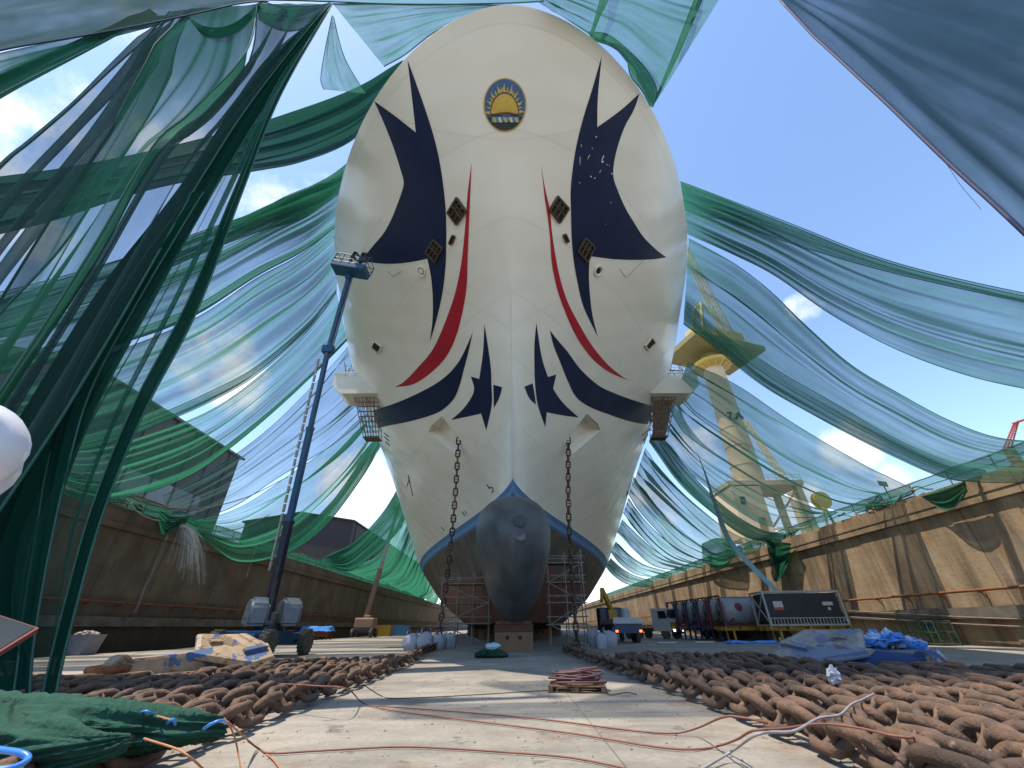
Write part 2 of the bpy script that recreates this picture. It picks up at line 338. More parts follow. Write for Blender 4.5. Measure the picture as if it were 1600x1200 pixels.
def hull_mat():
    m, t, b = new_mat('hull_paint'); lk = t.links; ge = nd(t, 'ShaderNodeNewGeometry'); sx = nd(t, 'ShaderNodeSeparateXYZ'); lk.new(ge.outputs['Position'], sx.inputs[0])
    def noi(scale, sc=(1, 1, 1), det=6., ro=.6):
        mp = nd(t, 'ShaderNodeMapping'); mp.inputs['Scale'].default_value = sc; lk.new(ge.outputs['Position'], mp.inputs[0])
        n = nd(t, 'ShaderNodeTexNoise', i_Scale=scale, i_Detail=det, i_Roughness=ro); lk.new(mp.outputs[0], n.inputs['Vector']); return n.outputs[0]
    wh = nd(t, 'ShaderNodeValToRGB'); lk.new(noi(.12, det=3.), wh.inputs[0]); e = wh.color_ramp.elements
    e[0].position = .35; e[0].color = (.755, .735, .65, 1); e[1].position = .65; e[1].color = (.81, .79, .715, 1)
    lo = nd(t, 'ShaderNodeValToRGB'); lk.new(noi(.5), lo.inputs[0]); e = lo.color_ramp.elements                # below the line: worn dark grey-brown coat
    e[0].position = .35; e[0].color = (.035, .032, .028, 1); e[1].position = .6; e[1].color = (.10, .078, .052, 1)
    rd = nd(t, 'ShaderNodeValToRGB'); lk.new(noi(.7), rd.inputs[0]); e = rd.color_ramp.elements
    e[0].position = .35; e[0].color = (.10, .022, .012, 1); e[1].position = .65; e[1].color = (.17, .045, .022, 1)
    z = sx.outputs[2]
    zr = math_n(t, 'ADD', z, math_n(t, 'MULTIPLY', math_n(t, 'SUBTRACT', noi(.45, (1, 1, .7), 8., .7), .5), 5.5))
    k1 = math_n(t, 'LESS_THAN', zr, 5.6)
    a = nd(t, 'ShaderNodeMix', data_type='RGBA'); lk.new(k1, a.inputs[0]); lk.new(lo.outputs[0], a.inputs[6]); lk.new(rd.outputs[0], a.inputs[7])
    k2 = math_n(t, 'GREATER_THAN', z, 9.9)
    c = nd(t, 'ShaderNodeMix', data_type='RGBA'); lk.new(k2, c.inputs[0]); lk.new(a.outputs[2], c.inputs[6]); lk.new(wh.outputs[0], c.inputs[7])
    prev = c.outputs[2]
    for z0, z1, col in ((9.0, 9.22, (.03, .11, .25)), (9.22, 9.55, (.11, .25, .42)), (9.55, 9.9, (.05, .17, .36))):
        k = math_n(t, 'MULTIPLY', math_n(t, 'GREATER_THAN', z, z0), math_n(t, 'LESS_THAN', z, z1+.002))
        n = nd(t, 'ShaderNodeMix', data_type='RGBA'); lk.new(k, n.inputs[0]); lk.new(prev, n.inputs[6]); n.inputs[7].default_value = (*col, 1); prev = n.outputs[2]
    kk_ = None                                                            # welded seams show as hairlines, strakes differ a touch in tone
    for o_, per in ((z, 2.9), (sx.outputs[1], 7.8)):
        w = math_n(t, 'ABSOLUTE', math_n(t, 'SUBTRACT', math_n(t, 'FRACT', math_n(t, 'DIVIDE', o_, per)), .5))
        l_ = math_n(t, 'SUBTRACT', 1., math_n(t, 'MULTIPLY', math_n(t, 'LESS_THAN', w, .008 if per < 5 else .003), .055)); kk_ = l_ if kk_ is None else math_n(t, 'MULTIPLY', kk_, l_)
    cell = nd(t, 'ShaderNodeTexWhiteNoise', noise_dimensions='2D'); cv_ = nd(t, 'ShaderNodeCombineXYZ')
    lk.new(math_n(t, 'FLOOR', math_n(t, 'ADD', math_n(t, 'DIVIDE', z, 2.9), .5)), cv_.inputs[0]); lk.new(math_n(t, 'FLOOR', math_n(t, 'ADD', math_n(t, 'DIVIDE', sx.outputs[1], 7.8), .5)), cv_.inputs[1]); lk.new(cv_.outputs[0], cell.inputs['Vector'])
    kk_ = math_n(t, 'MULTIPLY', kk_, math_n(t, 'ADD', .965, math_n(t, 'MULTIPLY', cell.outputs['Value'], .035)))
    mxx = nd(t, 'ShaderNodeMix', data_type='RGBA', blend_type='MULTIPLY'); mxx.inputs[0].default_value = 1; lk.new(prev, mxx.inputs[6]); ccc = nd(t, 'ShaderNodeCombineColor'); [lk.new(kk_, ccc.inputs[i]) for i in range(3)]; lk.new(ccc.outputs[0], mxx.inputs[7]); prev = mxx.outputs[2]
    lk.new(prev, b.inputs['Base Color'])
    rg = nd(t, 'ShaderNodeMapRange', i_1=0., i_2=1., i_3=.62, i_4=.27); lk.new(k2, rg.inputs[0]); lk.new(rg.outputs[0], b.inputs['Roughness'])
    # plating: faint buckles between frames, thin weld lines
    fr = math_n(t, 'SINE', math_n(t, 'MULTIPLY', sx.outputs[1], 2*math.pi/2.6)); dk = math_n(t, 'SINE', math_n(t, 'MULTIPLY', z, 2*math.pi/2.9))
    h = math_n(t, 'ADD', math_n(t, 'MULTIPLY', math_n(t, 'MULTIPLY', fr, dk), .017), math_n(t, 'MULTIPLY', noi(.35, det=2.), .12))
    for o_, per in ((z, 2.9), (sx.outputs[1], 7.8)):
        w = math_n(t, 'ABSOLUTE', math_n(t, 'SUBTRACT', math_n(t, 'FRACT', math_n(t, 'DIVIDE', o_, per)), .5))
        h = math_n(t, 'ADD', h, math_n(t, 'MULTIPLY', math_n(t, 'LESS_THAN', w, .006), .012))
    bp = nd(t, 'ShaderNodeBump', i_Strength=.8, i_Distance=1.0); lk.new(h, bp.inputs['Height']); lk.new(bp.outputs[0], b.inputs['Normal'])
    return m
HM = hull_mat()
BV = BVHTree.FromPolygons([Vector(v) for v in hv], hf[:-(NZ+1)])
def hit(px, py, pull=(800, 450)):
    """where the sight line through a picture point meets the hull plating"""
    for k in range(160):
        r = ray(px, py).normalized(); loc, n, i, d = BV.ray_cast(CP, r)
        if loc is not None: return loc, (n if n.dot(r) < 0 else -n)
        px += (pull[0]-px)*.004; py += (pull[1]-py)*.004
    raise ValueError('no hull')
# anchor pockets are cut into the plating
hull = hb.build('hull', HM, ship, True)
def pocket_cutter(c4, depth):
    P = [hit(*c)[0] for c in c4]; ctr = sum(P, Vector())/4; n = sum((hit(*c)[1] for c in c4), Vector()).normalized()
    bm = bmesh.new(); out = [bm.verts.new(p+n*.9) for p in P]
    inn = [bm.verts.new(ctr+(p-ctr)*k-n*depth*d) for p, k, d in zip(P, (.98, .72, .72, .55), (1.15, .8, .8, .05))]
    bm.faces.new(out); bm.faces.new(inn[::-1])
    for i in range(4): bm.faces.new((out[(i+1) % 4], out[i], inn[i], inn[(i+1) % 4]))
    bmesh.ops.recalc_face_normals(bm, faces=bm.faces[:]); me = bpy.data.meshes.new('cut'); bm.to_mesh(me); bm.free()
    o = bpy.data.objects.new('cut', me); COL.objects.link(o); return o
PKT = [[(690, 650), (664, 674), (738, 694), (716, 716)], [(917, 646), (944, 671), (868, 694), (893, 714)]]
for c in PKT:
    cu = pocket_cutter([c[0], c[1], c[3], c[2]], 1.0)
    md = hull.modifiers.new('b', 'BOOLEAN'); md.object = cu; md.operation = 'DIFFERENCE'; md.solver = 'EXACT'
    bpy.context.view_layer.update(); ev = hull.evaluated_get(bpy.context.evaluated_depsgraph_get()); me = bpy.data.meshes.new_from_object(ev)
    hull.modifiers.clear(); old = hull.data; hull.data = me; bpy.data.meshes.remove(old); bpy.data.objects.remove(cu)
hull.data.name = 'hull'; hull.data.shade_smooth(); hull.data.set_sharp_from_angle(angle=R(32))

def smooth_poly(pts, n=5, corner=38):
    """round a traced outline, keep its sharp corners"""
    k = len(pts); p = [Vector(q) for q in pts]; out = []
    crn = []
    for i in range(k):
        a, b = p[i]-p[i-1], p[(i+1) % k]-p[i]; crn.append(a.length < 1e-6 or b.length < 1e-6 or a.angle(b) > R(corner))
    for i in range(k):
        b, c = p[i], p[(i+1) % k]; a = 2*b-c if crn[i] else p[i-1]; d = 2*c-b if crn[(i+1) % k] else p[(i+2) % k]
        for j in range(n):
            t = j/n; out.append(.5*((2*b)+(c-a)*t+(2*a-5*b+4*c-d)*t*t+(3*b-3*c+d-a)*t**3))
    return out
def decal(name, poly, m, parent, off=.02, step=7, smooth=True, n=5):
    """paint or plate that lies on the hull, cut to an outline"""
    P = smooth_poly(poly, n) if smooth else [Vector(q) for q in poly]
    k = len(P); xs = [q.x for q in P]; ys = [q.y for q in P]; pts = list(P)
    x = min(xs)+step/2
    while x < max(xs):
        y = min(ys)+step/2
        while y < max(ys): pts.append(Vector((x, y))); y += step
        x += step
    vo, _, fo, *_ = geometry.delaunay_2d_cdt(pts, [], [list(range(k))], 1, 1e-4)
    V = []
    for v in vo:
        loc, nn = hit(v.x, v.y); V.append(loc+nn*off)
    mb = MB().add(V, fo); return mb.build(name, m, parent, True)
navy = M('navy_paint', (.008, .016, .052), (.012, .022, .065), scale=.5, rough=.42, spec=.18)
red = M('red_paint', (.36, .012, .028), (.42, .018, .035), scale=.5, rough=.4, spec=.25)
gold = M('gold_paint', (.52, .36, .05), (.6, .43, .08), scale=2, rough=.35)
white = M('white_paint', (.73, .70, .61), (.78, .75, .66), scale=.6, rough=.3)
flashL = [(637,94),(652,135),(665,172),(677,210),(687,252),(694,300),(697,337),(697.5,380),(696,420),(691,460),(682,500),(672,534),(676,500),(676.5,470),(674,435),(668,404),(650,408),(625,411.5),(600,412),(572,409),(567,404),(585,382),(600,364),(612,342),(620,322),(628,300),(631,284),(626,265),(615,230),(600,192),(585,158),(617,181),(650,207),(645,162)]
flashR = [(940,88),(925,140),(911,185),(900,230),(894,270),(891.5,300),(892,330),(893,370),(896,405),(902,440),(912,480),(934,526),(926,495),(922,465),(920,432),(921,400),(940,402.5),(960,405),(990,406),(1020,405),(1041,402),(1025,390),(1005,370),(990,347),(977,325),(966,300),(958,274),(962,240),(975,200),(990,172),(999,146),(970,172),(933,199),(934,150)]
redL = [(737,254),(731,300),(729,328),(726,365),(721,410),(712,455),(697,500),(677,545),(655,572),(632,596),(616,605),(650,598.5),(687,570),(707,540),(720,500),(729,450),(731,400),(733,350),(735,300)]
redR = [(845,256),(848,280),(851,310),(854,328),(859,367),(862,410),(870,450),(882,485),(900,525),(925,560),(955,583),(992,597.5),(975,590),(950,570),(925,540),(905,507),(887,472),(875,435),(867,395),(862,360),(859,327),(852,297)]
bandL = [(739,518),(730,540),(717,565),(700,585),(680,600),(662,610),(637,622),(612,632),(583,641),(586,655),(592,669),(607,665),(637,659),(670,650),(692,640),(710,622),(719,600),(725,577),(732,550)]
bandR = [(859,516),(865,540),(875,565),(887,595),(900,620),(920,635),(950,647),(987,659),(1025,665),(1028,650),(1029,637),(995,627),(962,615),(935,602),(907,577),(887,550),(870,530)]
fishL = [(757,507),(762,537),(767,575),(768,600),(768.5,632),(760,672),(752,646),(730,651),(705,656),(722,641),(736,622),(741,607),(736,588),(749,592),(755,550)]
finL = [(771,601),(785,605),(780,622),(772,637)]
fishR = [(838,505),(835,537),(835,575),(836,600),(840,632),(852,667),(854,644),(880,649),(904,652),(885,635),(872,620),(864,607),(869,585),(856,589),(846,557)]
finR = [(819,604),(832,599),(835,615),(837,632),(827,622)]
fl = decal('navy_flash', flashL, navy, ship, step=9); fr = decal('navy_flash', flashR, navy, ship, step=9)
decal('red_stripe', redL, red, ship); decal('red_stripe', redR, red, ship)
decal('navy_band', bandL, navy, ship); decal('navy_band', bandR, navy, ship)
decal('navy_swallow', fishL, navy, ship); decal('navy_swallow', fishR, navy, ship)
decal('navy_fin', finL, navy, ship, step=5); decal('navy_fin', finR, navy, ship, step=5)
fr['label'] = 'navy flash with white scrape marks and missing paint flecks'
sc = MB()                                                                  # paint flecks still to be touched up on the right-hand flash
for x, y, dx, dy, w in [(943,243,-5,14,1.4),(921,242,-4,9,1.2),(906,245,0,17,1),(908,226,0,5,1),(909,186,1,5,1.2),(931,213,1,3,2),(925,231,0,3,1),(941,252,2,2,4),(955,271,2,1,3),(947,257,3,1,1),(922,275,3,2,2),(928,279,2,-2,2),(905,285,1,2,1.5),(954,316,1,1,2.2),(946,350,.6,1,1),(951,258,1,1,1.5),(938,266,-2,6,1)]:
    a = Vector((x, y)); d = Vector((dx, dy))*.8; w *= .75; n = Vector((-d.y, d.x)).normalized()*w*.5
    q = [hit(*p) for p in (a+n, a+d*.5+n*1.3, a+d+n*.3, a+d-n*.3, a+d*.4-n*.8, a-n)]; sc.add([l+k*.03 for l, k in q], [tuple(range(6))])
sc.build('paint_fleck', white, fr)

# crest
EC, ERX, ERY = (789, 164), 33.5, 42.
def ov(rx, ry, a0=0, a1=360, n=40): return [(EC[0]+rx*math.cos(R(a)), EC[1]-ry*math.sin(R(a))) for a in np.linspace(a0, a1, n, endpoint=(a1-a0 < 359))]
crest = decal('crest', ov(ERX, ERY), gold, ship, .03, 6, False)
sky_b = M('crest_blue', (.035, .11, .24), (.05, .13, .27), scale=1, rough=.4)
dgreen = M('crest_dark', (.008, .022, .028), (.01, .03, .035), scale=1, rough=.4)
decal('sky_field', ov(ERX-2, ERY-2), sky_b, crest, .045, 6, False)
ground_y = EC[1]+17
low = [p for p in ov(ERX-2, ERY-2, 0, 360, 90) if p[1] >= ground_y]; low.sort(key=lambda p: math.atan2(p[1]-EC[1], -(p[0]-EC[0])))
decal('ground_field', low, dgreen, crest, .06, 5, False)
outl = M('crest_outline', (.16, .06, .02), (.18, .07, .03), scale=1, rough=.5)
SX, SY, SR = 788.5, EC[1]+14, 20.5
decal('sun_outline', [(SX+(SR+1.3)*math.cos(a), SY-(SR*1.5+1.3)*math.sin(a)) for a in np.linspace(-.08, math.pi+.08, 30)], outl, crest, .065, 5, False)
decal('sun_disc', [(SX+SR*math.cos(a), SY-SR*1.5*math.sin(a)) for a in np.linspace(0, math.pi, 30)], gold, crest, .08, 5, False)
for i, a in enumerate(np.linspace(3, 177, 17)):
    c, s = math.cos(R(a)), math.sin(R(a)); lng = 1 if i % 2 == 0 else .62
    def q(r, w): return (SX+(SR*r)*c - w*s, SY-(SR*1.5*r)*s*1.0 - w*c*1.0)
    k = 1.09; wv = 1.2*(1 if i % 4 == 0 else -1)*(i % 2 == 0)
    tip = 1.09+.46*lng
    decal('sun_ray', [q(k, 2.5*lng), q(k+.16*lng, 1.9*lng+wv), q(k+.3*lng, .9+wv*.3), q(tip, 0), q(k+.28*lng, -.8+wv*.3), q(k+.14*lng, -1.9*lng+wv), q(k, -2.5*lng)], gold, crest, .085, 5, False)
wave = M('crest_pale', (.55, .6, .4), (.5, .58, .5), scale=1, rough=.4); lb = M('crest_light_blue', (.07, .22, .36), (.08, .25, .4), scale=1, rough=.4)
decal('wave_band', [(769, 184), (810, 184), (812, 192), (768, 192)], lb, crest, .085, 5, False)
for i in range(5): x = 770+i*8.4; decal('wave_stripe', [(x, 184), (x+4.2, 184), (x+6.4, 192), (x+2.6, 192)], wave if i % 2 else gold, crest, .1, 5, False)
decal('horizon_line', [(768, 179.5), (810, 179.5), (810, 182), (768, 182)], dgreen, crest, .09, 5, False)

# openings in the bow
black = M('opening_dark', (.006, .005, .004), (.012, .01, .008), scale=3, rough=.7)
brownsteel = M('mooring_brown', (.05, .035, .022), (.08, .06, .04), scale=4, rough=.6)
def port(c4, name='mooring_port', grid=True):
    o = decal(name, c4, black, ship, .03, 4, False)
    P = [hit(*c)[0]+hit(*c)[1]*.08 for c in c4]; fm = MB()
    for i in range(4): fm.beam(P[i], P[(i+1) % 4], .09, .16)
    fm.build('port_frame', white if not grid else brownsteel, o)
    if grid:
        g = MB()
        for u in (.33, .66): g.beam(P[0].lerp(P[1], u), P[3].lerp(P[2], u), .1, .1)
        g.beam(P[0].lerp(P[3], .5), P[1].lerp(P[2], .5), .14, .1); g.beam(P[0].lerp(P[3], .28), P[1].lerp(P[2], .3), .07, .1)
        g.build('port_bars', brownsteel, o)
for c in ([(714,309),(729,330),(714,351),(700,332)], [(678,375),(692,388),(680,409),(666,394)], [(871,307),(888,326),(874,348),(858,328)], [(914,372),(928,386),(917,409),(902,392)]): port(c)
for c in ([(586,532),(597,541),(591,552),(581,542)], [(1018,526),(1024,535),(1013,547),(1007,540)]): port(c, 'side_port', False)
for a, b in (((709.5,369),(704,381)), ((881.5,367),(886.5,378))):
    a, b = Vector(a), Vector(b); d = (b-a).normalized(); n = Vector((-d.y, d.x))*2.6
    o = decal('vent_slot', [a+n, b+n, b-n, a-n], black, ship, .03, 4, False)
    P = [hit(*q)[0]+hit(*q)[1]*.06 for q in (a+n, b+n, b-n, a-n)]; f_ = MB(); [f_.beam(P[i], P[(i+1) % 4], .07, .1) for i in range(4)]; f_.build('slot_frame', brownsteel, o)
for (x, y), r in (((659, 424), 6.5), ((935, 423), 6.5)):
    loc, n = hit(x, y); rot = n.to_track_quat('Z', 'Y').to_matrix()
    o = MB().lathe([(.36, -.1), (.40, .02), (.38, .1), (.30, .12), (.24, .03), (.2, -.1)], loc, rot, 20).build('fairlead', white, ship, True)
    MB().lathe([(.0, .01), (.2, .015), (.2, .02), (0, .025)], loc-n*.0+n*.0, rot, 16).build('fairlead_hole', black, o) if x > 800 else MB().lathe([(.0, .01), (.2, .06), (.12, .09), (0, .1)], loc, rot, 16).build('fairlead_plug', white, o, True)
seam = M('hull_seam', (.3, .29, .26), (.34, .32, .29), scale=2, rough=.5)
for pl in ([(606,424),(614,432),(627,424)], [(968,420),(978,434),(1005,407)]):            # shell doors by the fairleads
    m_ = MB(); P = [hit(*q) for q in resample(pl, 14)]; m_.tube([l+n*.012 for l, n in P], .018, 5); m_.build('shell_door_seam', seam, ship)
m_ = MB()
for pl in ([(798, 440), (800, 600), (800, 742)],): P = [hit(*q) for q in resample(pl, 40)]; m_.tube([l+n*.0 for l, n in P], .035, 6)
m_.build('stem_bar', M('stem_paint', (.68, .68, .66), (.6, .6, .6), scale=1, rough=.3), ship, True)
mk = MB()                                                                       # draught and thruster marks
for pl in ([(761,757),(765,763)], [(765,763),(768,760),(771,764),(769,770)], [(722,799),(727,806)], [(727,798),(730,804)], [(690,823),(695,830)], [(600,676),(607,682)], [(601,682),(608,689)], [(603,690),(609,696)], [(1003,680),(1015,671)], [(1004,688),(1014,680)], [(1007,694),(1012,690)],
           [(638,742),(645,775)], [(640,747),(636,760)], [(978,775),(988,752)], [(982,772),(979,768)]):
    P = [hit(*q) for q in resample(pl, 6)]
    mk.tube([l+n*.02 for l, n in P], .045, 4)
mk.build('draught_marks', navy, ship)
# bulbous bow
bulb_m = M('bulb_paint', (.052, .058, .06), (.085, .092, .094), scale=.9, rough=.45, spec=.3, c3=(.10, .105, .10), hi=.6, coord='World', bump=.04, bscale=.5)
bm_ = MB(); prof = []
g = []
for i in range(57):
    u = i/56; th = u*math.pi*.5
    y = 20.9+19*(1-math.cos(th)) if True else 0
    k = math.sin(th)**.78 if u > 0 else 0.0
    k = min(1, (1-(1-min(1, (y-20.9)/7.2))**2.1)**.5) if y < 28.1 else 1
    zc = 5.15-.02*(y-20.9); hz = 3.5*k; hw = 2.42*k*(1+.02*max(0, y-30))
    TT = [0, .04, .1, .18, .27, .36, .45, .54, .62, .7, .78, .85, .91, .96, .99, 1.0]; WP = [.06, .2, .36, .53, .68, .80, .89, .95, .985, 1.0, .97, .90, .76, .56, .32, .1]
    z0_, z1_ = zc-hz, zc+hz; row = [(hw*w_, y, z0_+(z1_-z0_)*t_) for t_, w_ in zip(TT, WP)]+[(-hw*w_, y, z0_+(z1_-z0_)*t_) for t_, w_ in zip(TT[::-1], WP[::-1])]; row.append(row[0])
    row = [tuple(q) for q in resample(spline(row[:-1], 3, True).tolist()+[row[0]], 64)]
    g.append(row)
_bo = bm_.grid(g).build('bulbous_bow', bulb_m, ship, True)
_bv = BVHTree.FromPolygons([v.co+wpos(_bo) for v in _bo.data.vertices], [tuple(p.vertices) for p in _bo.data.polygons])
_l, _n, _i, _d = _bv.ray_cast(CP, ray(812, 814).normalized()); _n = _n if _n.dot(ray(812, 814)) < 0 else -_n
MB().lathe([(0, .02), (.2, .02), (.3, .03), (.34, .035), (.36, .0)], _l, _n.to_track_quat('Z', 'Y').to_matrix(), 20).build('bulb_recess', M('bulb_recess_dark', (.03, .034, .036), (.05, .055, .056), scale=3, rough=.5), _bo, True)  # darker disc stands in for the shade of a small round recess
MB().lathe([(0, .0), (.24, .01), (.28, .015), (.30, .0)], _l+Vector((0, -.12, -.75)), _n.to_track_quat('Z', 'Y').to_matrix(), 20).build('bulb_patch', M('bulb_patch_paint', (.11, .12, .125), (.09, .1, .105), scale=3, rough=.5), _bo, True)
# overhanging wings with their inspection ladders
scaf_m = M('scaffold_steel', (.10, .06, .04), (.2, .17, .14), scale=4, rough=.7)
WING = []
for s, pin, pout in ((-1, (586, 602), (521, 600)), (1, (1022, 600), (1090, 596))):
    a = hit(*pin)[0]; a.y += 1.1; b = PY(pout[0], pout[1], a.y); x0, x1 = a.x-s*.1, b.x
    zt, zb = PY(pin[0], 586, a.y).z, PY(pin[0], 616, a.y).z
    wm_ = MB(); n = 9; top = [(x0+(x1-x0)*i/n, zt-.34*math.sin(math.pi*i/n*.5)**0*(.35*math.sin(math.pi*i/n))) for i in range(n+1)]
    bot = [(x0+(x1-x0)*u, zb+(zt-zb)*(.0 if u < .78 else .45*((u-.78)/.22)**1.3)) for u in np.linspace(1, 0, 9)]
    poly = top+bot; tf = Matrix(((1, 0, 0, 0), (0, 0, 1, a.y-.2), (0, 1, 0, 0), (0, 0, 0, 1)))
    o = wm_.prism(poly, 0, 2.6, tf).build('side_wing', white, ship)
    MB().beam((x0, a.y-.28, zt+.05), (x1, a.y-.28, zt+.05), .14, .1).build('wing_coaming', white, o)
    rl = MB()
    for i in range(12): xx = x0+(x1-x0)*(i+.5)/12; rl.tube([(xx, a.y+.1, zt), (xx, a.y+.1, zt+1.0)], .03, 5)
    for h_ in (.5, 1.0): rl.tube([(x0, a.y+.1, zt+h_), (x1, a.y+.1, zt+h_)], .03, 5)
    rl.build('wing_rail', white, o)
    WING.append((s, x0, x1, a.y, zt, zb))
# ------------------------------------------------------------------ shade netting: woven mesh whose cover grows where the cloth turns edge-on
def net_mat(name, col, k, var=.3):
    m, t, b = new_mat(name); lk = t.links; t.nodes.remove(b); out = t.nodes['Material Output']
    ge = nd(t, 'ShaderNodeNewGeometry'); uv = nd(t, 'ShaderNodeUVMap')
    dt = nd(t, 'ShaderNodeVectorMath', operation='DOT_PRODUCT'); lk.new(ge.outputs['Normal'], dt.inputs[0]); lk.new(ge.outputs['Incoming'], dt.inputs[1])
    cs = math_n(t, 'MAXIMUM', math_n(t, 'ABSOLUTE', dt.outputs['Value']), .28)
    mp = nd(t, 'ShaderNodeMapping'); mp.inputs['Scale'].default_value = (.9, 5, 1); lk.new(uv.outputs[0], mp.inputs[0])
    n = nd(t, 'ShaderNodeTexNoise', i_Scale=1.0, i_Detail=4., i_Roughness=.6); lk.new(mp.outputs[0], n.inputs['Vector'])
    kk = nd(t, 'ShaderNodeMapRange', i_1=.35, i_2=.7, i_3=k*(1-var), i_4=k*(1+var)); lk.new(n.outputs[0], kk.inputs[0])
    al = math_n(t, 'SUBTRACT', 1., math_n(t, 'POWER', math.e, math_n(t, 'MULTIPLY', math_n(t, 'DIVIDE', kk.outputs[0], cs), -1.)))
    tr = nd(t, 'ShaderNodeBsdfTransparent'); df = nd(t, 'ShaderNodeBsdfDiffuse', i_Color=(*col, 1)); tl = nd(t, 'ShaderNodeBsdfTranslucent', i_Color=(*col, 1))
    a = nd(t, 'ShaderNodeMixShader'); a.inputs[0].default_value = .5; lk.new(df.outputs[0], a.inputs[1]); lk.new(tl.outputs[0], a.inputs[2])
    c = nd(t, 'ShaderNodeMixShader'); lk.new(al, c.inputs[0]); lk.new(tr.outputs[0], c.inputs[1]); lk.new(a.outputs[0], c.inputs[2]); lk.new(c.outputs[0], out.inputs['Surface'])
    return m
NG = net_mat('net_green', (.04, .21, .12), .8)
NL = net_mat('net_pale', (.048, .185, .122), .92)
NB = net_mat('net_blue_grey', (.045, .088, .118), .9)
ND = net_mat('net_dense', (.02, .115, .068), 2.2)
NS = net_mat('net_slack', (.045, .10, .095), .62)
hem_m = M('net_hem', (.02, .09, .06), (.03, .11, .08), scale=5, rough=.8)
hem_b = M('net_hem_blue', (.015, .02, .06), (.02, .03, .09), scale=5, rough=.7)
NETS = []
def net(label, top, bot, mode, mat, folds=10, amp=.16, nu=56, nv=None, hem=.022, seed=0, gather=.5, group=None, dv=0., hems=(1, 1), name='shade_net', hm=None):
    nv = nv or min(130, folds*10); T = resample(spline(top, 8), nu); B = resample(spline(bot, 8), nu)
    kind, a0, a1 = mode; f = {'X': PX, 'Y': PY, 'Z': PZ}[kind]; G = []
    for i in range(nu):
        u = i/(nu-1); row = []; d = a0+(a1-a0)*u
        for j in range(nv):
            v = j/(nv-1); q = T[i]*(1-v)+B[i]*v; row.append(f(q[0], q[1], d+dv*(v-.5)))
        G.append(row)
    A = np.array(G); du = np.gradient(A, axis=0); dv_ = np.gradient(A, axis=1); nn = np.cross(du, dv_); nn /= np.linalg.norm(nn, axis=2, keepdims=True)+1e-9
    for i in range(nu):
        u = i/(nu-1); env = (.7+gather*max((1-u*3), (u*3-2), 0))*min(1, u*9+.03, (1-u)*9+.03); wid = np.linalg.norm(A[i, -1]-A[i, 0])/folds
        for j in range(nv):
            v = j/(nv-1); w = v+.05*noise.noise(Vector((u*2.2, v*3, seed+5.)))
            h = noise.noise(Vector((w*folds, u*1.1, seed*3.7)))*1.7+.2*noise.noise(Vector((w*folds*2.4, u*1.8, seed*1.7+9)))
            A[i, j] += nn[i, j]*h*min(amp, wid*.6)*env*2
    mb = MB().grid([[tuple(A[i, j]) for j in range(nv)] for i in range(nu)])
    o = mb.build(name, mat, None, True)
    uvl = o.data.uv_layers.new(name='UVMap'); li = np.zeros(len(o.data.loops), int); o.data.loops.foreach_get('vertex_index', li)
    uvs = np.stack([(li//nv)/(nu-1)*3+seed*1.31, (li % nv)/(nv-1)*folds/10+seed*.77], 1); uvl.data.foreach_set('uv', uvs.ravel().astype(np.float32))
    tag(o, label, 'netting', group or 'shade nets strung from the ship to the dock walls')
    if hem:
        for jj, on in ((0, hems[0]), (nv-1, hems[1])):
            if on: MB().tube([tuple(A[i, jj]) for i in range(0, nu, 1)], hem, 5).build('hem_rope', hm or hem_m, o, True)
    NETS.append(o); return o
# right-hand side, from the ship's rail out to the quay
net('dense blue-grey net across the top right corner with a straight dark hem', [(1228,-60),(1350,-90),(1500,-120),(1800,-150)], [(1219,0),(1300,70),(1400,163),(1500,258),(1600,350),(1720,462)], ('Y', 9.5, 8.0), NB, 12, .12, seed=1, hem=.075, hm=hem_b, hems=(0, 1))
net('pale net between the upper right of the bow and a dark rope', [(842,4),(925,56),(962,76),(1000,128),(1021,166)], [(880,-60),(980,-60),(1060,-60),(1118,-60),(1160,-60)], ('Z', 28.6, 28.6), NL, 12, .12, seed=2, hem=0, dv=2.)
net('narrow dark fold of net lying along the upper right edge of the bow', [(918,50),(950,55),(985,82),(1012,112),(1026,140),(1020,168)], [(925,62),(955,72),(978,92),(985,118),(1003,142),(1016,166)], ('Z', 28.9, 28.7), ND, 4, .07, seed=3, hem=.03)
net('thick rolled rope of net at the sky side of the pale bow net', [(1128,-60),(1096,0),(1062,80),(1024,158)], [(1112,-60),(1085,0),(1054,80),(1021,162)], ('Z', 29.5, 28.6), ND, 3, .06, seed=4, hem=.04)
net('little twisted strand of net hanging above the right of the crest', [(935,-50),(938,-10),(932,20),(921,55)], [(962,-50),(950,0),(938,24),(925,58)], ('Z', 30, 28.8), ND, 3, .06, seed=5, hem=.02)
net('long highest swag on the right, pale blue with a rolled green upper hem', [(1063,283),(1150,318),(1250,358),(1350,398),(1450,428),(1600,462),(1760,490)], [(1074,366),(1140,395),(1210,430),(1300,492),(1400,545),(1500,582),(1600,606),(1760,632)], ('X', 15.5, 31), NL, 8, .55, seed=6)
net('rolled dark green upper hem over the highest right swag', [(1063,283),(1150,316),(1250,355),(1350,395),(1450,425),(1600,458),(1760,486)], [(1070,330),(1150,350),(1250,385),(1350,415),(1450,440),(1600,472),(1760,500)], ('X', 15.4, 30.8), NG, 6, .2, seed=7)
net('second long swag on the right, folded over the yellow tower crane head', [(1076,372),(1140,410),(1200,455),(1260,510),(1330,570),(1400,612),(1480,655),(1560,683),(1660,690)], [(1068,505),(1120,540),(1200,605),(1300,662),(1400,712),(1480,745),(1560,752),(1640,748)], ('X', 16.5, 30.6), NL, 8, .55, seed=8)
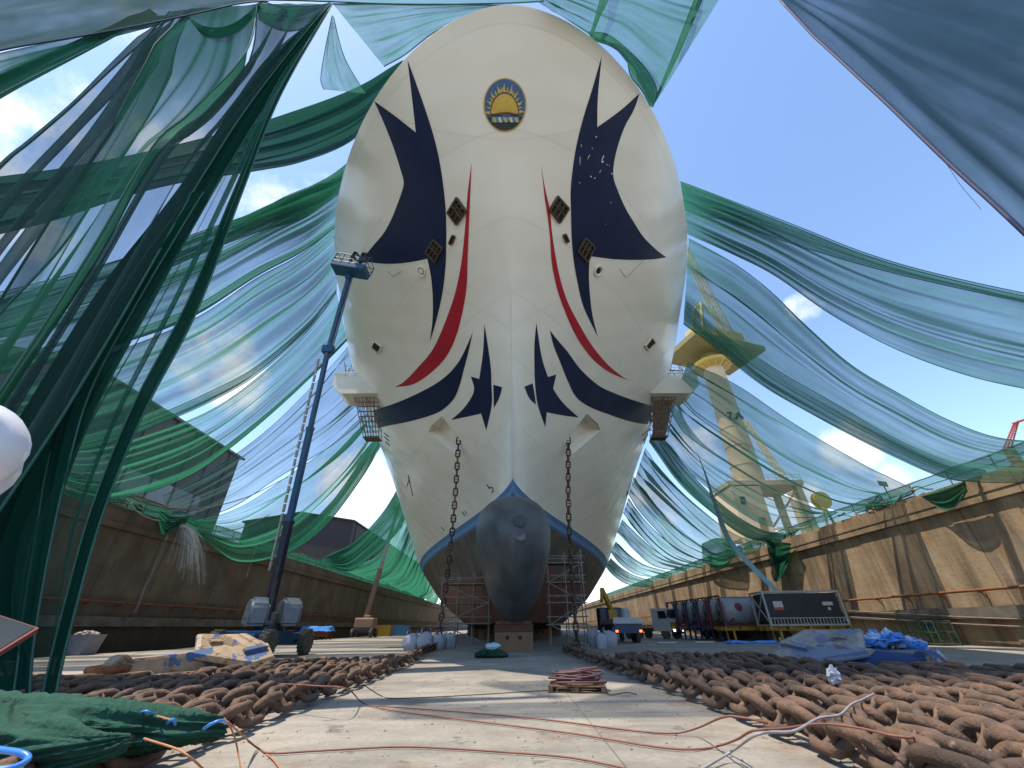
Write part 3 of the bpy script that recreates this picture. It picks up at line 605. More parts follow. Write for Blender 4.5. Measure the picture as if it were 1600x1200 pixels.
net('dark green lower fold of the second swag on the right', [(1072,470),(1120,515),(1200,570),(1300,628),(1400,685),(1480,720),(1540,735)], [(1068,507),(1120,545),(1200,608),(1300,665),(1400,715),(1480,748),(1545,752)], ('X', 16.4, 30.2), NG, 6, .2, seed=9)
net('third swag on the right, sagging past the buff crane column to the quay edge', [(1075,566),(1150,608),(1220,652),(1300,702),(1370,742),(1428,765)], [(1046,640),(1100,692),(1180,750),(1250,781),(1320,799),(1400,790)], ('X', 17.2, 30.4), NL, 8, .55, seed=11)
net('fourth swag on the right, dark upper fold below the side wing', [(1040,622),(1090,690),(1160,735),(1240,775),(1310,800)], [(1022,680),(1080,745),(1150,798),(1210,822),(1290,812)], ('X', 17.4, 30.4), NL, 8, .55, seed=12)
net('dark twisted fold between the fourth and fifth right swags', [(1022,668),(1075,735),(1130,790),(1185,825),(1230,835)], [(1014,690),(1060,755),(1115,805),(1170,842),(1225,846)], ('X', 17.4, 30.4), ND, 5, .2, seed=13, hem=.03)
net('fifth swag on the right, running down to the green bundle on the quay', [(1008,700),(1050,748),(1105,800),(1150,835),(1195,852)], [(990,755),(1030,800),(1085,845),(1130,868),(1190,862)], ('X', 17.4, 30.3), NL, 8, .55, seed=14)
far_grp = 'far shade nets along the hull'
for i, (a, b, c, d_) in enumerate([((990,745),(1035,800),(1075,840),(1125,872)), ((982,778),(1020,825),(1060,858),(1105,880)), ((972,812),(1005,845),(1035,868),(1075,884)), ((962,846),(985,868),(1010,884),(1050,897)), ((954,872),(970,888),(990,900),(1022,910))]):
    w_ = 22-3*i
    net(['far right net swag highest of five beside the hull', 'far right net swag second from the top beside the hull', 'far right net swag in the middle of five beside the hull', 'far right net swag fourth down beside the hull', 'lowest far right net swag close to the hull'][i],
        [a, b, c, d_], [(a[0]-8, a[1]+w_*1.2), (b[0]-12, b[1]+w_), (c[0]-10, c[1]+w_), (d_[0]-2, d_[1]+8)], ('X', 17.4, 30.2), NG if i % 2 else NL, 6, .3, nu=30, seed=15+i, group=far_grp, hem=.06)
# left-hand side
net('greenish net across the top left corner of the photo', [(-120,-80),(100,-100),(330,-90)], [(-60,98),(0,82),(150,52),(300,22),(420,2)], ('Y', 6.5, 7.5), net_mat('net_grey_green', (.075, .135, .10), .75), 6, .2, seed=21, hem=.035, hems=(0, 1), hm=hem_b)
net('pale strip of net under the top left corner, hemmed by a heavy roll', [(-60,100),(0,84),(150,54),(290,24)], [(-60,160),(0,132),(120,76),(240,24)], ('Y', 6.6, 7.5), NL, 5, .08, seed=22, hem=0)
net('heavy rolled dark net hem in the top left corner', [(-60,142),(0,112),(120,62),(235,14)], [(-70,185),(0,150),(120,90),(245,22)], ('Y', 6.5, 7.4), ND, 5, .08, seed=23, hem=.03)
net('broad grey slack net fanning from the upper left knots', [(265,18),(180,100),(110,170),(50,225),(0,275),(-150,460)], [(300,14),(262,80),(232,140),(190,205),(150,262),(40,420),(-160,700)], ('Y', 7.4, 7.0), NS, 6, .3, seed=24, hem=.03)
net('pale folded net bunched between the two upper left knots', [(300,14),(262,80),(232,140),(190,205),(150,262),(40,430),(-140,720)], [(402,6),(395,70),(370,120),(300,190),(240,240),(130,430),(-110,800)], ('Y', 7.6, 7.2), NL, 6, .3, seed=25, hem=.03)
net('blue-grey net between the upper left knots and the long dark curtain', [(402,6),(395,70),(372,118),(305,188),(240,245),(100,480),(-120,800)], [(516,6),(455,75),(395,150),(330,240),(280,320),(140,560),(-60,900)], ('Y', 7.8, 7.4), NS, 6, .3, seed=26, hem=.03)
net('narrow sagging fold of net hung between the upper left knots', [(290,24),(320,42),(360,40),(405,8)], [(300,36),(325,58),(368,52),(408,14)], ('Y', 7.5, 7.7), ND, 4, .06, seed=27, hem=.02)
net('narrow sagging pale net between the second knot and the high apex', [(402,6),(440,14),(480,12),(516,4)], [(404,30),(440,46),(475,40),(514,8)], ('Y', 7.7, 7.9), NL, 5, .08, seed=28, hem=.02)
net('dark sweeping green band of net from the bow to the left edge', [(630,94),(560,140),(470,178),(380,206),(260,236),(120,262),(0,276),(-120,288)], [(594,168),(545,222),(470,253),(400,266),(300,280),(205,303),(92,342),(0,368),(-120,400)], ('X', -10.5, -28), net_mat('net_band', (.016, .07, .052), 3.0, .2), 7, .4, seed=29)
net('triangular scrap of net hanging from the high apex beside the bow', [(519,24),(508,75),(501,122),(506,140)], [(521,26),(537,85),(560,128),(572,146)], ('Z', 28.8, 28.5), NL, 5, .08, seed=30, nu=24, hem=.02)
net('pale net between the high apex and the upper left of the bow', [(520,6),(600,6),(700,6),(800,8)], [(600,104),(630,88),(690,44),(775,14)], ('Z', 28.9, 28.7), NL, 8, .1, seed=31, hem=.03)
net('thin green net strip along the top edge above the bow', [(400,-60),(520,-60),(660,-60),(860,-60)], [(420,0),(520,4),(660,8),(850,2)], ('Z', 29.2, 29.2), NG, 5, .1, seed=32, hem=.03)
net('first left swag below the dark band, bright green lower roll', [(585,205),(540,262),(470,298),(400,328),(320,355),(200,400),(50,445),(-80,475)], [(534,296),(500,318),(450,338),(400,354),(300,400),(160,466),(80,490),(-80,540)], ('X', -14.5, -29), NG, 9, .55, seed=33)
net('second left swag, pale with a thin green lower roll', [(540,262),(500,285),(450,305),(400,330),(300,370),(150,420),(-80,500)], [(528,352),(470,395),(400,432),(290,500),(150,548),(0,585),(-80,600)], ('X', -15, -29.3), NL, 9, .55, seed=34)
net('third left swag, broad and pale with a cloud showing through', [(529,350),(470,398),(400,436),(300,500),(150,560),(0,600),(-80,610)], [(526,458),(480,515),(400,585),(330,626),(250,662),(180,690),(100,706),(-40,700)], ('X', -15.5, -29.6), NL, 9, .55, seed=35)
net('fourth left swag, green where it hangs before the grey shed', [(527,460),(480,520),(400,592),(330,640),(250,672),(150,700),(60,700)], [(542,532),(480,595),(420,650),(360,700),(300,742),(225,772),(150,786),(80,762)], ('X', -16, -29.8), NG, 9, .55, seed=36)
net('fifth left swag behind the blue boom, grey with dark folds', [(545,540),(490,600),(430,660),(370,708),(310,745),(255,775)], [(584,640),(520,692),(440,742),(370,790),(310,812),(262,820)], ('X', -16.8, -30.2), NS, 9, .55, seed=37)
net('sixth left swag, strong green and bellied low over the dock wall', [(583,640),(530,690),(440,752),(380,790),(330,808),(282,812)], [(596,690),(562,745),(520,802),(480,842),(432,872),(370,878),(322,845),(286,818)], ('X', -17.2, -29.6), NG, 9, .55, seed=38)
net('dark lower roll of the sixth left swag under a white cloud', [(596,672),(560,725),(520,782),(470,830),(420,862)], [(598,692),(566,748),(524,806),(482,846),(434,875)], ('X', -17.2, -29.4), ND, 5, .2, seed=39, hem=.03)
net('teal net swag hanging to the wall under the far boom lift', [(622,762),(592,808),(550,850),(502,874)], [(642,788),(618,832),(575,872),(545,892),(508,882)], ('X', -17.3, -30.1), ND, 8, .3, nu=34, seed=40)
for i, (a, b, c) in enumerate([((640,785),(592,868),(540,892)), ((648,812),(612,882),(572,900)), ((656,838),(632,893),(600,908)), ((666,866),(650,905),(628,918)), ((676,892),(668,918),(652,928))]):
    n_ = [((648,812),(612,882),(572,900)), ((656,838),(632,893),(600,908)), ((666,866),(650,905),(628,918)), ((676,892),(668,918),(652,928)), ((686,915),(684,930),(676,938))][i]
    net(['far left net swag nearest the far boom lift', 'far left net swag second from the boom lift beside the hull', 'far left net swag in the middle of five beside the hull', 'far left net swag fourth along beside the hull', 'farthest left net swag at the waterline'][i],
        [a, b, c], [n_[0], (n_[1][0], n_[1][1]+8), (n_[2][0], n_[2][1]+6)], ('X', -17.3, -30.1), NG, 7, .35, nu=24, seed=41+i, group=far_grp, hem=.05)
for lb, lo_, sd, m_ in (('green roll along the foot of the second left swag', [(528,352),(470,395),(400,432),(290,500),(150,548),(0,585),(-80,600)], 61, NG), ('green roll along the foot of the third left swag', [(526,458),(480,515),(400,585),(330,626),(250,662),(180,690),(100,706),(-40,700)], 62, NG), ('thin dark roll between the fourth and fifth left swags', [(542,532),(480,595),(420,650),(360,700),(300,742),(225,772)], 63, ND), ('green roll halfway up the second left swag', [(534,300),(480,338),(420,368),(320,420),(180,478),(40,520),(-80,540)], 64, NG)):
    net(lb, [(x, y-(15 if sd != 63 else 9)*min(1, .35+.65*i/3)) for i, (x, y) in enumerate(lo_)], lo_, ('X', -15.4, -29.5), m_, 4, .3, seed=sd)
cur_l = [(516,5),(408,112),(296,282),(176,455),(92,592),(20,712),(-40,820),(-40,960),(10,1060),(16,1126)]
cur_r = [(520,6),(436,152),(375,300),(302,480),(218,640),(154,800),(114,950),(90,1050),(78,1126)]
net('long dark green curtain of gathered net dropping from the high apex to the floor', cur_l, cur_r, ('Y', 7.9, 8.2), net_mat('net_curtain', (.022, .105, .078), .5, .4), 8, .3, nu=90, seed=51, hem=.02, gather=.2)
PM = net_mat('net_pleat', (.010, .06, .042), 3.4, .2)
for q0, q1, sd, lb in (([(516,5),(404,116),(276,300),(160,452),(68,602),(-12,750),(-60,900),(-60,1040),(-60,1126)], [(520,6),(426,138),(326,300),(236,452),(150,602),(86,742),(42,882),(30,1010),(26,1126)], 52, 'thick dark pleat down the middle of the long curtain'),
                       ([(519,5),(432,150),(366,300),(293,476),(208,638),(143,798),(100,948),(74,1050),(58,1126)], [(520,6),(437,152),(378,300),(307,484),(224,643),(160,802),(118,952),(94,1052),(80,1126)], 53, 'dark edge roll on the right of the long curtain'),
                       ([(300,300),(180,470),(110,600),(70,720),(48,850),(30,960),(22,1050),(16,1126)], [(318,300),(212,470),(138,610),(102,740),(78,860),(60,970),(50,1050),(46,1126)], 55, 'lower leg of the long curtain reaching the floor beside its edge roll')):
    net(lb, q0, q1, ('Y', 7.8, 8.1), PM, 5, .2, nu=80, seed=sd, hem=.02, gather=0)
# ------------------------------------------------------------------ anchor chains: hanging from the bow, then flaked in rows on the floor
chain_m = M('chain_rust', (.135, .080, .052), (.056, .040, .031), scale=4, rough=.85, bump=.45, c3=(.27, .17, .115), coord='World', bscale=30)
_t = chain_m.node_tree; _b = _t.nodes['Principled BSDF']; _g = nd(_t, 'ShaderNodeNewGeometry'); _o = _b.inputs['Base Color'].links[0].from_socket       # each link has rusted its own way
_mr = nd(_t, 'ShaderNodeMapRange', i_3=.6, i_4=1.55); _t.links.new(_g.outputs['Random Per Island'], _mr.inputs[0]); _cc = nd(_t, 'ShaderNodeCombineColor')
for _i, _k in enumerate((1.0, .97, .92)): _t.links.new(math_n(_t, 'MULTIPLY', _mr.outputs[0], _k), _cc.inputs[_i])
_mx = nd(_t, 'ShaderNodeMix', data_type='RGBA', blend_type='MULTIPLY'); _mx.inputs[0].default_value = 1; _t.links.new(_o, _mx.inputs[6]); _t.links.new(_cc.outputs[0], _mx.inputs[7]); _t.links.new(_mx.outputs[2], _b.inputs['Base Color'])
DL, LL, LW = .122, .75, .45; PITCHL = LL-2*DL
def link_mesh(n=20, m=8, stud=True):
    mb = MB(); r = DL/2; re = (LW-DL)/2; a = LL/2-DL/2-re; ring = []
    for i in range(n):
        th = 2*math.pi*i/n; ring.append((re*math.cos(th)+math.copysign(a, math.cos(th)) if abs(math.cos(th)) > 1e-6 else 0, re*math.sin(th)))
    vs = []; fs = []
    for i in range(n):
        p, q, s_ = Vector((*ring[i-1], 0)), Vector((*ring[i], 0)), Vector((*ring[(i+1) % n], 0)); t = (s_-p).normalized(); o = Vector((t.y, -t.x, 0))
        for j in range(m):
            an = 2*math.pi*j/m; vs.append(q+o*math.cos(an)*r+Vector((0, 0, math.sin(an)*r)))
    for i in range(n):
        for j in range(m): fs.append((i*m+j, i*m+(j+1) % m, ((i+1) % n)*m+(j+1) % m, ((i+1) % n)*m+j))
    mb.add(vs, fs)
    if stud: mb.tube([(0, -re, 0), (0, -re*.4, 0), (0, re*.4, 0), (0, re, 0)], [.062, .038, .038, .062], 7)
    return mb
LINK = link_mesh(); LINK_ME = LINK.mesh('link', chain_m, True)
LV = np.array(LINK.v); LF = LINK.f
FARL = link_mesh(12, 5, True); FV = np.array(FARL.v); FF = FARL.f
def chain(label, path, loc):
    """links along a path; the hundred that show largest are parts of their own"""
    t = thing('anchor_chain', loc, label, 'chain', 'rusty anchor chains')
    P = np.array([tuple(p) for p in path]); s = np.r_[0, np.cumsum(np.linalg.norm(np.diff(P, axis=0), axis=1))]
    n = int(s[-1]/PITCHL); fr = []
    at = lambda q: Vector([np.interp(q, s, P[:, i]) for i in range(3)])
    for k in range(n):
        q = (k+.5)*PITCHL; c = at(q); tg = (at(min(q+.2, s[-1]))-at(max(q-.2, 0))).normalized()
        hang = abs(tg.z) > .6
        if hang: side = Vector((1, .25, 0)); u = (side-tg*side.dot(tg)).normalized(); roll = (k % 2)*90
        else: side = Vector((0, 0, 1)); u = (side-tg*side.dot(tg)).normalized(); roll = 44+(k % 2)*90+rng.uniform(-7, 7)
        w = tg.cross(u); a = R(roll); y = u*math.cos(a)+w*math.sin(a)
        if not hang:
            c = c+Vector((rng.uniform(-.03, .03), 0, .02+rng.uniform(-.01, .05))); tg = (tg+Vector((rng.uniform(-.06, .06), rng.uniform(-.06, .06), rng.uniform(-.05, .05)))).normalized(); y = (y-tg*y.dot(tg)).normalized()
        z = tg.cross(y); mt = Matrix((tg, y, z)).transposed().to_4x4(); mt.translation = c; fr.append(mt)
    def key(m):
        p = m.translation; d = p-CP; fw = d.y*math.cos(PITCH)+d.z*math.sin(PITCH)
        up = -d.y*math.sin(PITCH)+d.z*math.cos(PITCH)
        vis = fw > .5 and abs(d.x/fw*F) < 830 and abs(up/fw*F) < 620
        return fw if vis else 1e4+fw
    order = sorted(range(n), key=lambda i: key(fr[i])); near = set(order[:100]); base = Matrix.Translation(-Vector(loc))
    for i in order[:100]:
        o = bpy.data.objects.new('link', LINK_ME); COL.objects.link(o); o.parent = t; o.matrix_local = base @ fr[i]
    V = []; Fc = []; off = 0
    for i in range(n):
        if i in near: continue
        far = key(fr[i]) > 16 and key(fr[i]) < 1e4 and False
        A, B = (FV, FF) if far else (LV, LF); m_ = np.array(base @ fr[i]); V.append(A@m_[:3, :3].T+m_[:3, 3]); Fc += [tuple(x+off for x in f) for f in B]; off += len(A)
    mb = MB(); mb.v = [tuple(x) for x in np.concatenate(V)]; mb.f = Fc
    o = mb.build('link', chain_m, t, True, world=False); o['kind'] = 'stuff'
    return t
def rows_path(sx, first, rows, top, foot):
    """down from the hawse pipe, along the floor towards the viewer, back and forth in rows"""
    pts = [top]
    for k in np.linspace(.08, .94, 14): p = Vector(top).lerp(Vector(foot), k); pts.append((p.x-sx*.25*math.sin(k*3.1), p.y-.0, p.z))
    pts += [(foot[0], foot[1], .35), (foot[0]-sx*.1, foot[1]-.45, .19)]
    pts += [tuple(p) for p in first]; z = .2
    dirn = 1                                                                   # now at the near end
    for x, y0, y1 in rows:
        a, b = (y0, y1) if dirn > 0 else (y1, y0); dirn = -dirn
        for y in np.linspace(a, b, 9): pts.append((x+.05*noise.noise(Vector((y*.35, x*2, 4))), y, z+.05*noise.noise(Vector((x*3, y*1.1, 0)))))
    return resample(spline(pts, 6), 5000)
hl, hr = hit(716, 684)[0], hit(889, 684)[0]
fl0, fr0 = PZ(683, 1012, 0), PZ(903, 1014, 0)
topL = (hl.x, hl.y+.25, hl.z+.1); topR = (hr.x, hr.y+.25, hr.z+.1)
rL = [(-4.5-.52*i, 4.2, (17.2 if i < 7 else 12.6)-.3*math.sin(i*1.9)-.12*i) for i in range(19)]
rR = [(4.0+.52*i, 4.2, (18.4 if i < 10 else 13.2)-.4*math.sin(i*2.3)-.10*i) for i in range(20)]
chain('rusty anchor chain hanging from the left hawse pipe and flaked in rows at lower left', rows_path(-1, [(-4.9, 25, .2), (-4.45, 22, .2), (-4.2, 18, .2), (-4.02, 12, .2), (-3.95, 7.9, .2), (-3.98, 4.2, .2)], rL, topL, (fl0.x, fl0.y, .2)), (-7, 12, 0))
chain('rusty anchor chain hanging from the right hawse pipe and flaked in rows at lower right', rows_path(1, [(3.7, 29.5, .2), (2.95, 27.6, .2), (2.98, 24, .2), (3.1, 18, .2), (3.4, 12, .2), (3.5, 7.9, .2), (3.42, 4.2, .2)], rR, topR, (fr0.x, fr0.y, .2)), (8, 12, 0))

# ------------------------------------------------------------------ the two anchors lying on the floor
def peel_mat(name, c1, c2, paint, share):
    """weathered coat: old primer, what is left of the top paint in flakes, rust along the streaks"""
    m, t, b = new_mat(name); lk = t.links; tc = nd(t, 'ShaderNodeTexCoord')
    def noi(scale, det, ro, st=(1, 1, 1)):
        mp = nd(t, 'ShaderNodeMapping'); mp.inputs['Scale'].default_value = st; lk.new(tc.outputs['Object'], mp.inputs[0]); n = nd(t, 'ShaderNodeTexNoise', i_Scale=scale, i_Detail=det, i_Roughness=ro); lk.new(mp.outputs[0], n.inputs['Vector']); return n.outputs[0]
    r = nd(t, 'ShaderNodeMapRange', i_1=.35, i_2=.65); lk.new(noi(3.5, 8., .65), r.inputs[0])
    a = nd(t, 'ShaderNodeMix', data_type='RGBA'); lk.new(r.outputs[0], a.inputs[0]); a.inputs[6].default_value = (*c1, 1); a.inputs[7].default_value = (*c2, 1)
    k = nd(t, 'ShaderNodeMapRange', i_1=.60-share, i_2=.615-share); lk.new(noi(1.25, 12., .62), k.inputs[0])
    p = nd(t, 'ShaderNodeMix', data_type='RGBA'); lk.new(k.outputs[0], p.inputs[0]); lk.new(a.outputs[2], p.inputs[6]); p.inputs[7].default_value = (*paint, 1)
    k = nd(t, 'ShaderNodeMapRange', i_1=.55, i_2=.61, i_4=.9); lk.new(noi(2.6, 10., .7, (.5, 1.6, 1.2)), k.inputs[0])
    q = nd(t, 'ShaderNodeMix', data_type='RGBA'); lk.new(k.outputs[0], q.inputs[0]); lk.new(p.outputs[2], q.inputs[6]); q.inputs[7].default_value = (.13, .06, .034, 1)
    lk.new(q.outputs[2], b.inputs['Base Color']); b.inputs['Roughness'].default_value = .65
    bp = nd(t, 'ShaderNodeBump', i_Strength=.4, i_Distance=.015); lk.new(noi(6., 8., .7), bp.inputs['Height']); lk.new(bp.outputs[0], b.inputs['Normal']); return m
anc_b = peel_mat('anchor_peeling_blue', (.38, .28, .18), (.27, .19, .12), (.05, .11, .24), .055); anc_g = peel_mat('anchor_peeling_grey', (.30, .27, .23), (.20, .19, .18), (.13, .17, .24), .11); anc_bl = peel_mat('anchor_blue', (.30, .27, .22), (.2, .17, .14), (.015, .05, .15), .2)
def anchor(label, loc, rz, mirror, mats, L_=4.4):
    t = thing('ship_anchor', loc, label, 'anchor', 'stockless anchors off the bow', rz); s = mirror
    fm, sm = mats
    sh = MB(); pr = [(.3, .30), (1.2, .30), (2.6, .25), (L_-.35, .22)]
    vs = []; fs = []
    for x, h in pr:
        zc = .36-.02*x
        for y, z in ((-.23, -h), (.23, -h), (.27, -h*.5), (.27, h*.5), (.2, h), (-.2, h), (-.27, h*.5), (-.27, -h*.5)): vs.append((x, y*h/.27, zc+z))
    for i in range(3): fs += [(i*8+j, i*8+(j+1) % 8, i*8+8+(j+1) % 8, i*8+8+j) for j in range(8)]
    fs += [tuple(range(7, -1, -1)), tuple(range(24, 32))]; sh.add(vs, fs)
    sh.lathe([(.0, -.2), (.3, -.2), (.33, -.15), (.33, .15), (.3, .2), (0, .2)], (L_-.25, 0, .3), Matrix.Rotation(R(90), 3, 'X'), 18)
    sh.build('shank', sm, t, world=False, auto=35)
    cr = MB(); cr.cbox((-.05, 0, .36), (.7, 1.7, .5), .12); cr.cbox((-.3, 0, .40), (.4, 1.2, .6), .1); rl = Matrix.Translation((0, 0, .30)) @ Matrix.Rotation(R(-17*s), 4, 'X'); cr.tf(rl).build('crown', fm, t, world=False, auto=35)
    for sd in (-1, 1):                                                     # one palm slopes down to the floor, the other stands up behind
        near = (sd == s); fl_ = MB(); ol = [(2.45, .0), (1.05, -.02), (.85, .16), (-.45, .12), (-.62, .5), (-.5, 1.22), (.42, 1.30), (.75, 1.12)]
        if not near: ol = [(1.55, .1), (.85, -.02), (-.45, .0), (-.6, .4), (-.5, 1.12), (1.05, 1.2)]
        th = .17; cx_, cy_ = sum(p[0] for p in ol)/len(ol), sum(p[1] for p in ol)/len(ol); n = len(ol)
        inn = [(cx_+(x-cx_)*.9, cy_+(y-cy_)*.86) for x, y in ol]
        V = [(x, y, 0) for x, y in ol]+[(x, y, th*.45*(1 if x < 1.6 else .5)) for x, y in ol]+[(x, y, th) for x, y in inn]
        Fc = [tuple(range(n-1, -1, -1)), tuple(range(2*n, 3*n))]+[(k*n+q, k*n+(q+1) % n, (k+1)*n+(q+1) % n, (k+1)*n+q) for k in (0, 1) for q in range(n)]
        fl_.add(V, Fc); fl_.box((.1, .62, th+.05), (.95, .16, .16)) if near else fl_.box((.3, .6, th+.04), (1.2, .12, .12))
        if sd < 0: fl_.tf(Matrix.Scale(-1, 4, (0, 1, 0))); fl_.f = [q[::-1] for q in fl_.f]
        tilt = (-33 if near else 36)*sd
        fl_.tf(Matrix.Translation((-.1, sd*.27, .80 if near else .34)) @ Matrix.Rotation(R(tilt), 4, 'X') @ Matrix.Rotation(R(9 if near else 0), 4, 'Y')).build('fluke', fm, t, world=False)
    sk = MB(); sk.tube([(L_-.3+.75*math.sin(a), .34*math.cos(a), .28+.0*a) for a in np.linspace(0, math.pi, 12)], .1, 8); sk.tube([(L_-.3, -.45, .28), (L_-.3, .45, .28)], .1, 8)
    sk.build('shackle', rust, t, True, world=False)
    return t
pa, pb = PZ(330, 1046, 0), PZ(120, 1066, 0); rz = math.atan2(pb.y-pa.y, pb.x-pa.x)
anchor('anchor at left with peeling blue and cream paint, shank towards the long curtain', (pa.x+.5, pa.y+.5, 0), rz, 1, (anc_b, anc_b), (pb-pa).length+.2)
pa, pb = PZ(1318, 1046, 0), PZ(1520, 1064, 0); rz = math.atan2(pb.y-pa.y, pb.x-pa.x)
anchor('anchor at right with grey worn flukes and a solid blue shank', (pa.x-.3, pa.y+.6, 0), rz, -1, (anc_g, anc_bl), (pb-pa).length+.2)

# ------------------------------------------------------------------ hoses and lines
hose_r = M('hose_red_brown', (.23, .085, .055), (.17, .065, .045), scale=8, rough=.7); hose_k = M('hose_black', (.022, .02, .02), (.03, .028, .026), scale=8, rough=.6)
hose_g = M('hose_grey', (.24, .23, .23), (.3, .28, .28), scale=8, rough=.7); hose_o = M('hose_orange', (.45, .19, .08), (.38, .15, .07), scale=8, rough=.7)
def floor_line(name, label, pts, r, m, cat='hose', group='hoses trailing over the dock floor', parts=None):
    P = []
    for q in pts:
        z = q[2] if len(q) > 2 else r+.005; P.append(tuple(PZ(q[0], q[1], z)))
    r *= .6; mb = MB().tube(resample(spline(P, 8), 70), r, 7); return tag(mb.build(name, m, None, True), label, cat, group)
floor_line('floor_hose', 'lowest red-brown hose crossing the front of the sunlit floor', [(388,1158,.2),(405,1170),(425,1177),(500,1173),(620,1167),(710,1170),(800,1176),(830,1178),(900,1185),(985,1202)], .016, hose_r)
floor_line('floor_hose', 'upper red-brown hose from the left chain over to the right chain', [(430,1068,.4),(500,1072,.42),(542,1076,.4),(566,1098),(590,1103),(650,1107),(800,1119),(875,1127),(975,1140),(1050,1146),(1088,1138,.1),(1125,1122,.4),(1150,1119,.45),(1200,1130,.42)], .018, hose_r)
floor_line('floor_hose', 'middle red-brown hose looping up onto the right chain', [(575,1102),(625,1112),(800,1134),(900,1147),(1025,1167),(1082,1171),(1117,1167),(1150,1156,.2),(1178,1141,.42),(1220,1139,.42),(1282,1131,.42),(1340,1137,.42),(1407,1152,.42),(1440,1150,.4)], .018, hose_r)
floor_line('floor_hose', 'grey hose climbing from the front over the right chain pile', [(1090,1206),(1145,1173,.1),(1178,1150,.42),(1205,1144,.42),(1242,1142,.42),(1280,1122,.42),(1312,1117,.42),(1330,1101,.42),(1348,1093,.42),(1366,1084,.42)], .02, hose_g)
floor_line('floor_hose', 'thin black line running from the left chain to the pallet', [(568,1070,.3),(595,1087),(617,1091),(700,1088),(800,1082),(868,1078)], .014, hose_k)
floor_line('floor_hose', 'short black hose end on the right of the pallet', [(946,1083),(955,1086),(966,1084),(980,1082),(995,1085)], .014, hose_k)
lg = 'thin orange lines over the left chain'
floor_line('orange_line', 'orange line along the top of the green net bundle', [(60,1096,.5),(100,1104,.5),(140,1110,.5),(220,1114,.5),(272,1126,.5)], .013, hose_o, 'line', lg)
floor_line('orange_line', 'orange line dropping from the net bundle to the bottom edge', [(225,1154,.5),(275,1170,.45),(298,1184,.4),(318,1202,.3)], .013, hose_o, 'line', lg)
floor_line('orange_line', 'orange line hanging off the end of the net bundle', [(350,1122,.5),(362,1140,.4),(370,1165,.2),(377,1204)], .013, hose_o, 'line', lg)
floor_line('orange_line', 'orange line from the bundle end to the lowest hose', [(356,1128,.5),(380,1150,.3),(402,1169),(425,1185),(440,1204)], .013, hose_o, 'line', lg)

# ------------------------------------------------------------------ pallet with a coil of hose
p = PZ(908, 1084, 0)
wood = M('pallet_wood', (.19, .105, .06), (.12, .065, .04), scale=3, rough=.85, stretch=(1, 8, 1), bump=.3)
t = thing('wooden_pallet', (p.x, p.y+.55, 0), 'brown wooden pallet under a coil of hose on the open floor', 'pallet', rz=R(-9))
for x in (-.58, 0, .58): MB().cbox((x, 0, .06), (.1, 1.0, .09), .01).build('stringer', wood, t, world=False)
for i in range(6): MB().cbox((0, -.44+i*.176, .118), (1.28, .12, .022), .005).build('top_board', wood, t, world=False)
for y in (-.44, 0, .44): MB().cbox((0, y, .01), (1.28, .11, .018), .004).build('base_board', wood, t, world=False)
co = MB(); pts = []
for i in range(420):
    a = i*.15; k = i/420; rr = .47+.10*math.sin(a*.37)-.12*k; pts.append((p.x+rr*1.15*math.cos(a)+.05*math.sin(a*.21), p.y+.5+rr*.85*math.sin(a), .16+.23*k*(1.0+.25*math.sin(a*.7))+.02*math.sin(a*1.7)))
tag(co.tube(pts, .022, 6).build('hose_coil', M('hose_coil_red', (.13, .05, .05), (.07, .035, .04), scale=9, rough=.6), None, True), 'dark red hose coiled on the wooden pallet', 'hose')

# ------------------------------------------------------------------ bundles of net on the floor
bund_m = M('bundle_cloth', (.007, .048, .03), (.011, .07, .043), scale=5, rough=.95, bump=.5)
def heap(name, label, path, radii, m, cat, ridges=7, seed=0, n=70, squash=.6, group=None):
    """cloth gathered into a long heap: folds run along it"""
    P = resample(spline([tuple(q) for q in path], 8), n); Rr = np.interp(np.linspace(0, 1, n), np.linspace(0, 1, len(radii)), radii); g_ = []; k = 96
    for i in range(n):
        tg = Vector(P[min(i+1, n-1)]-P[max(i-1, 0)]).normalized(); sd = tg.cross(Vector((0, 0, 1))).normalized(); row = []
        for j in range(k+1):
            a = 2*math.pi*j/k; q = Vector((math.cos(a)*1.6, math.sin(a)*1.6, i/n*2.2+seed)); tw = .5*math.sin(i/n*5+seed)
            rdg = 1-abs(noise.noise(Vector((math.cos(a+tw)*ridges*.42, math.sin(a+tw)*ridges*.42, q.z*1.3))))*2.6
            f = .78+.38*noise.noise(Vector((q.x*.9, q.y*.9, q.z*1.6)))+.34*max(0, rdg)+.05*noise.noise(Vector((q.x*ridges*.5, q.y*ridges*.5, q.z*3)))
            v = Vector(P[i])+sd*math.cos(a)*Rr[i]*f+Vector((0, 0, max(-P[i][2]+.01, math.sin(a)*Rr[i]*f*squash))); row.append(tuple(v))
        g_.append(row)
    return tag(MB().grid(g_).build(name, m, None, True), label, cat, group)
def zp(x, y, z): return PZ(x, y, z)
b1 = heap('net_bundle', 'green net bundled on the left chain at the foot of the long curtain', [zp(-90,1140,.3), zp(0,1142,.32), zp(80,1150,.34), zp(170,1146,.36), zp(255,1138,.38), zp(310,1134,.4), zp(345,1136,.36)], [.62, .6, .52, .45, .40, .27, .16], bund_m, 'net', 9, 2)
heap('net_bundle', 'spread of green net in the bottom left corner below the bundle', [zp(-120,1175,.3), zp(-20,1175,.3), zp(60,1180,.3), zp(130,1172,.34), zp(200,1158,.36)], [.5, .5, .45, .32, .1], bund_m, 'net', 8, 5)
blue_pl = M('blue_plastic', (.03, .16, .55), (.05, .24, .7), scale=6, rough=.4)
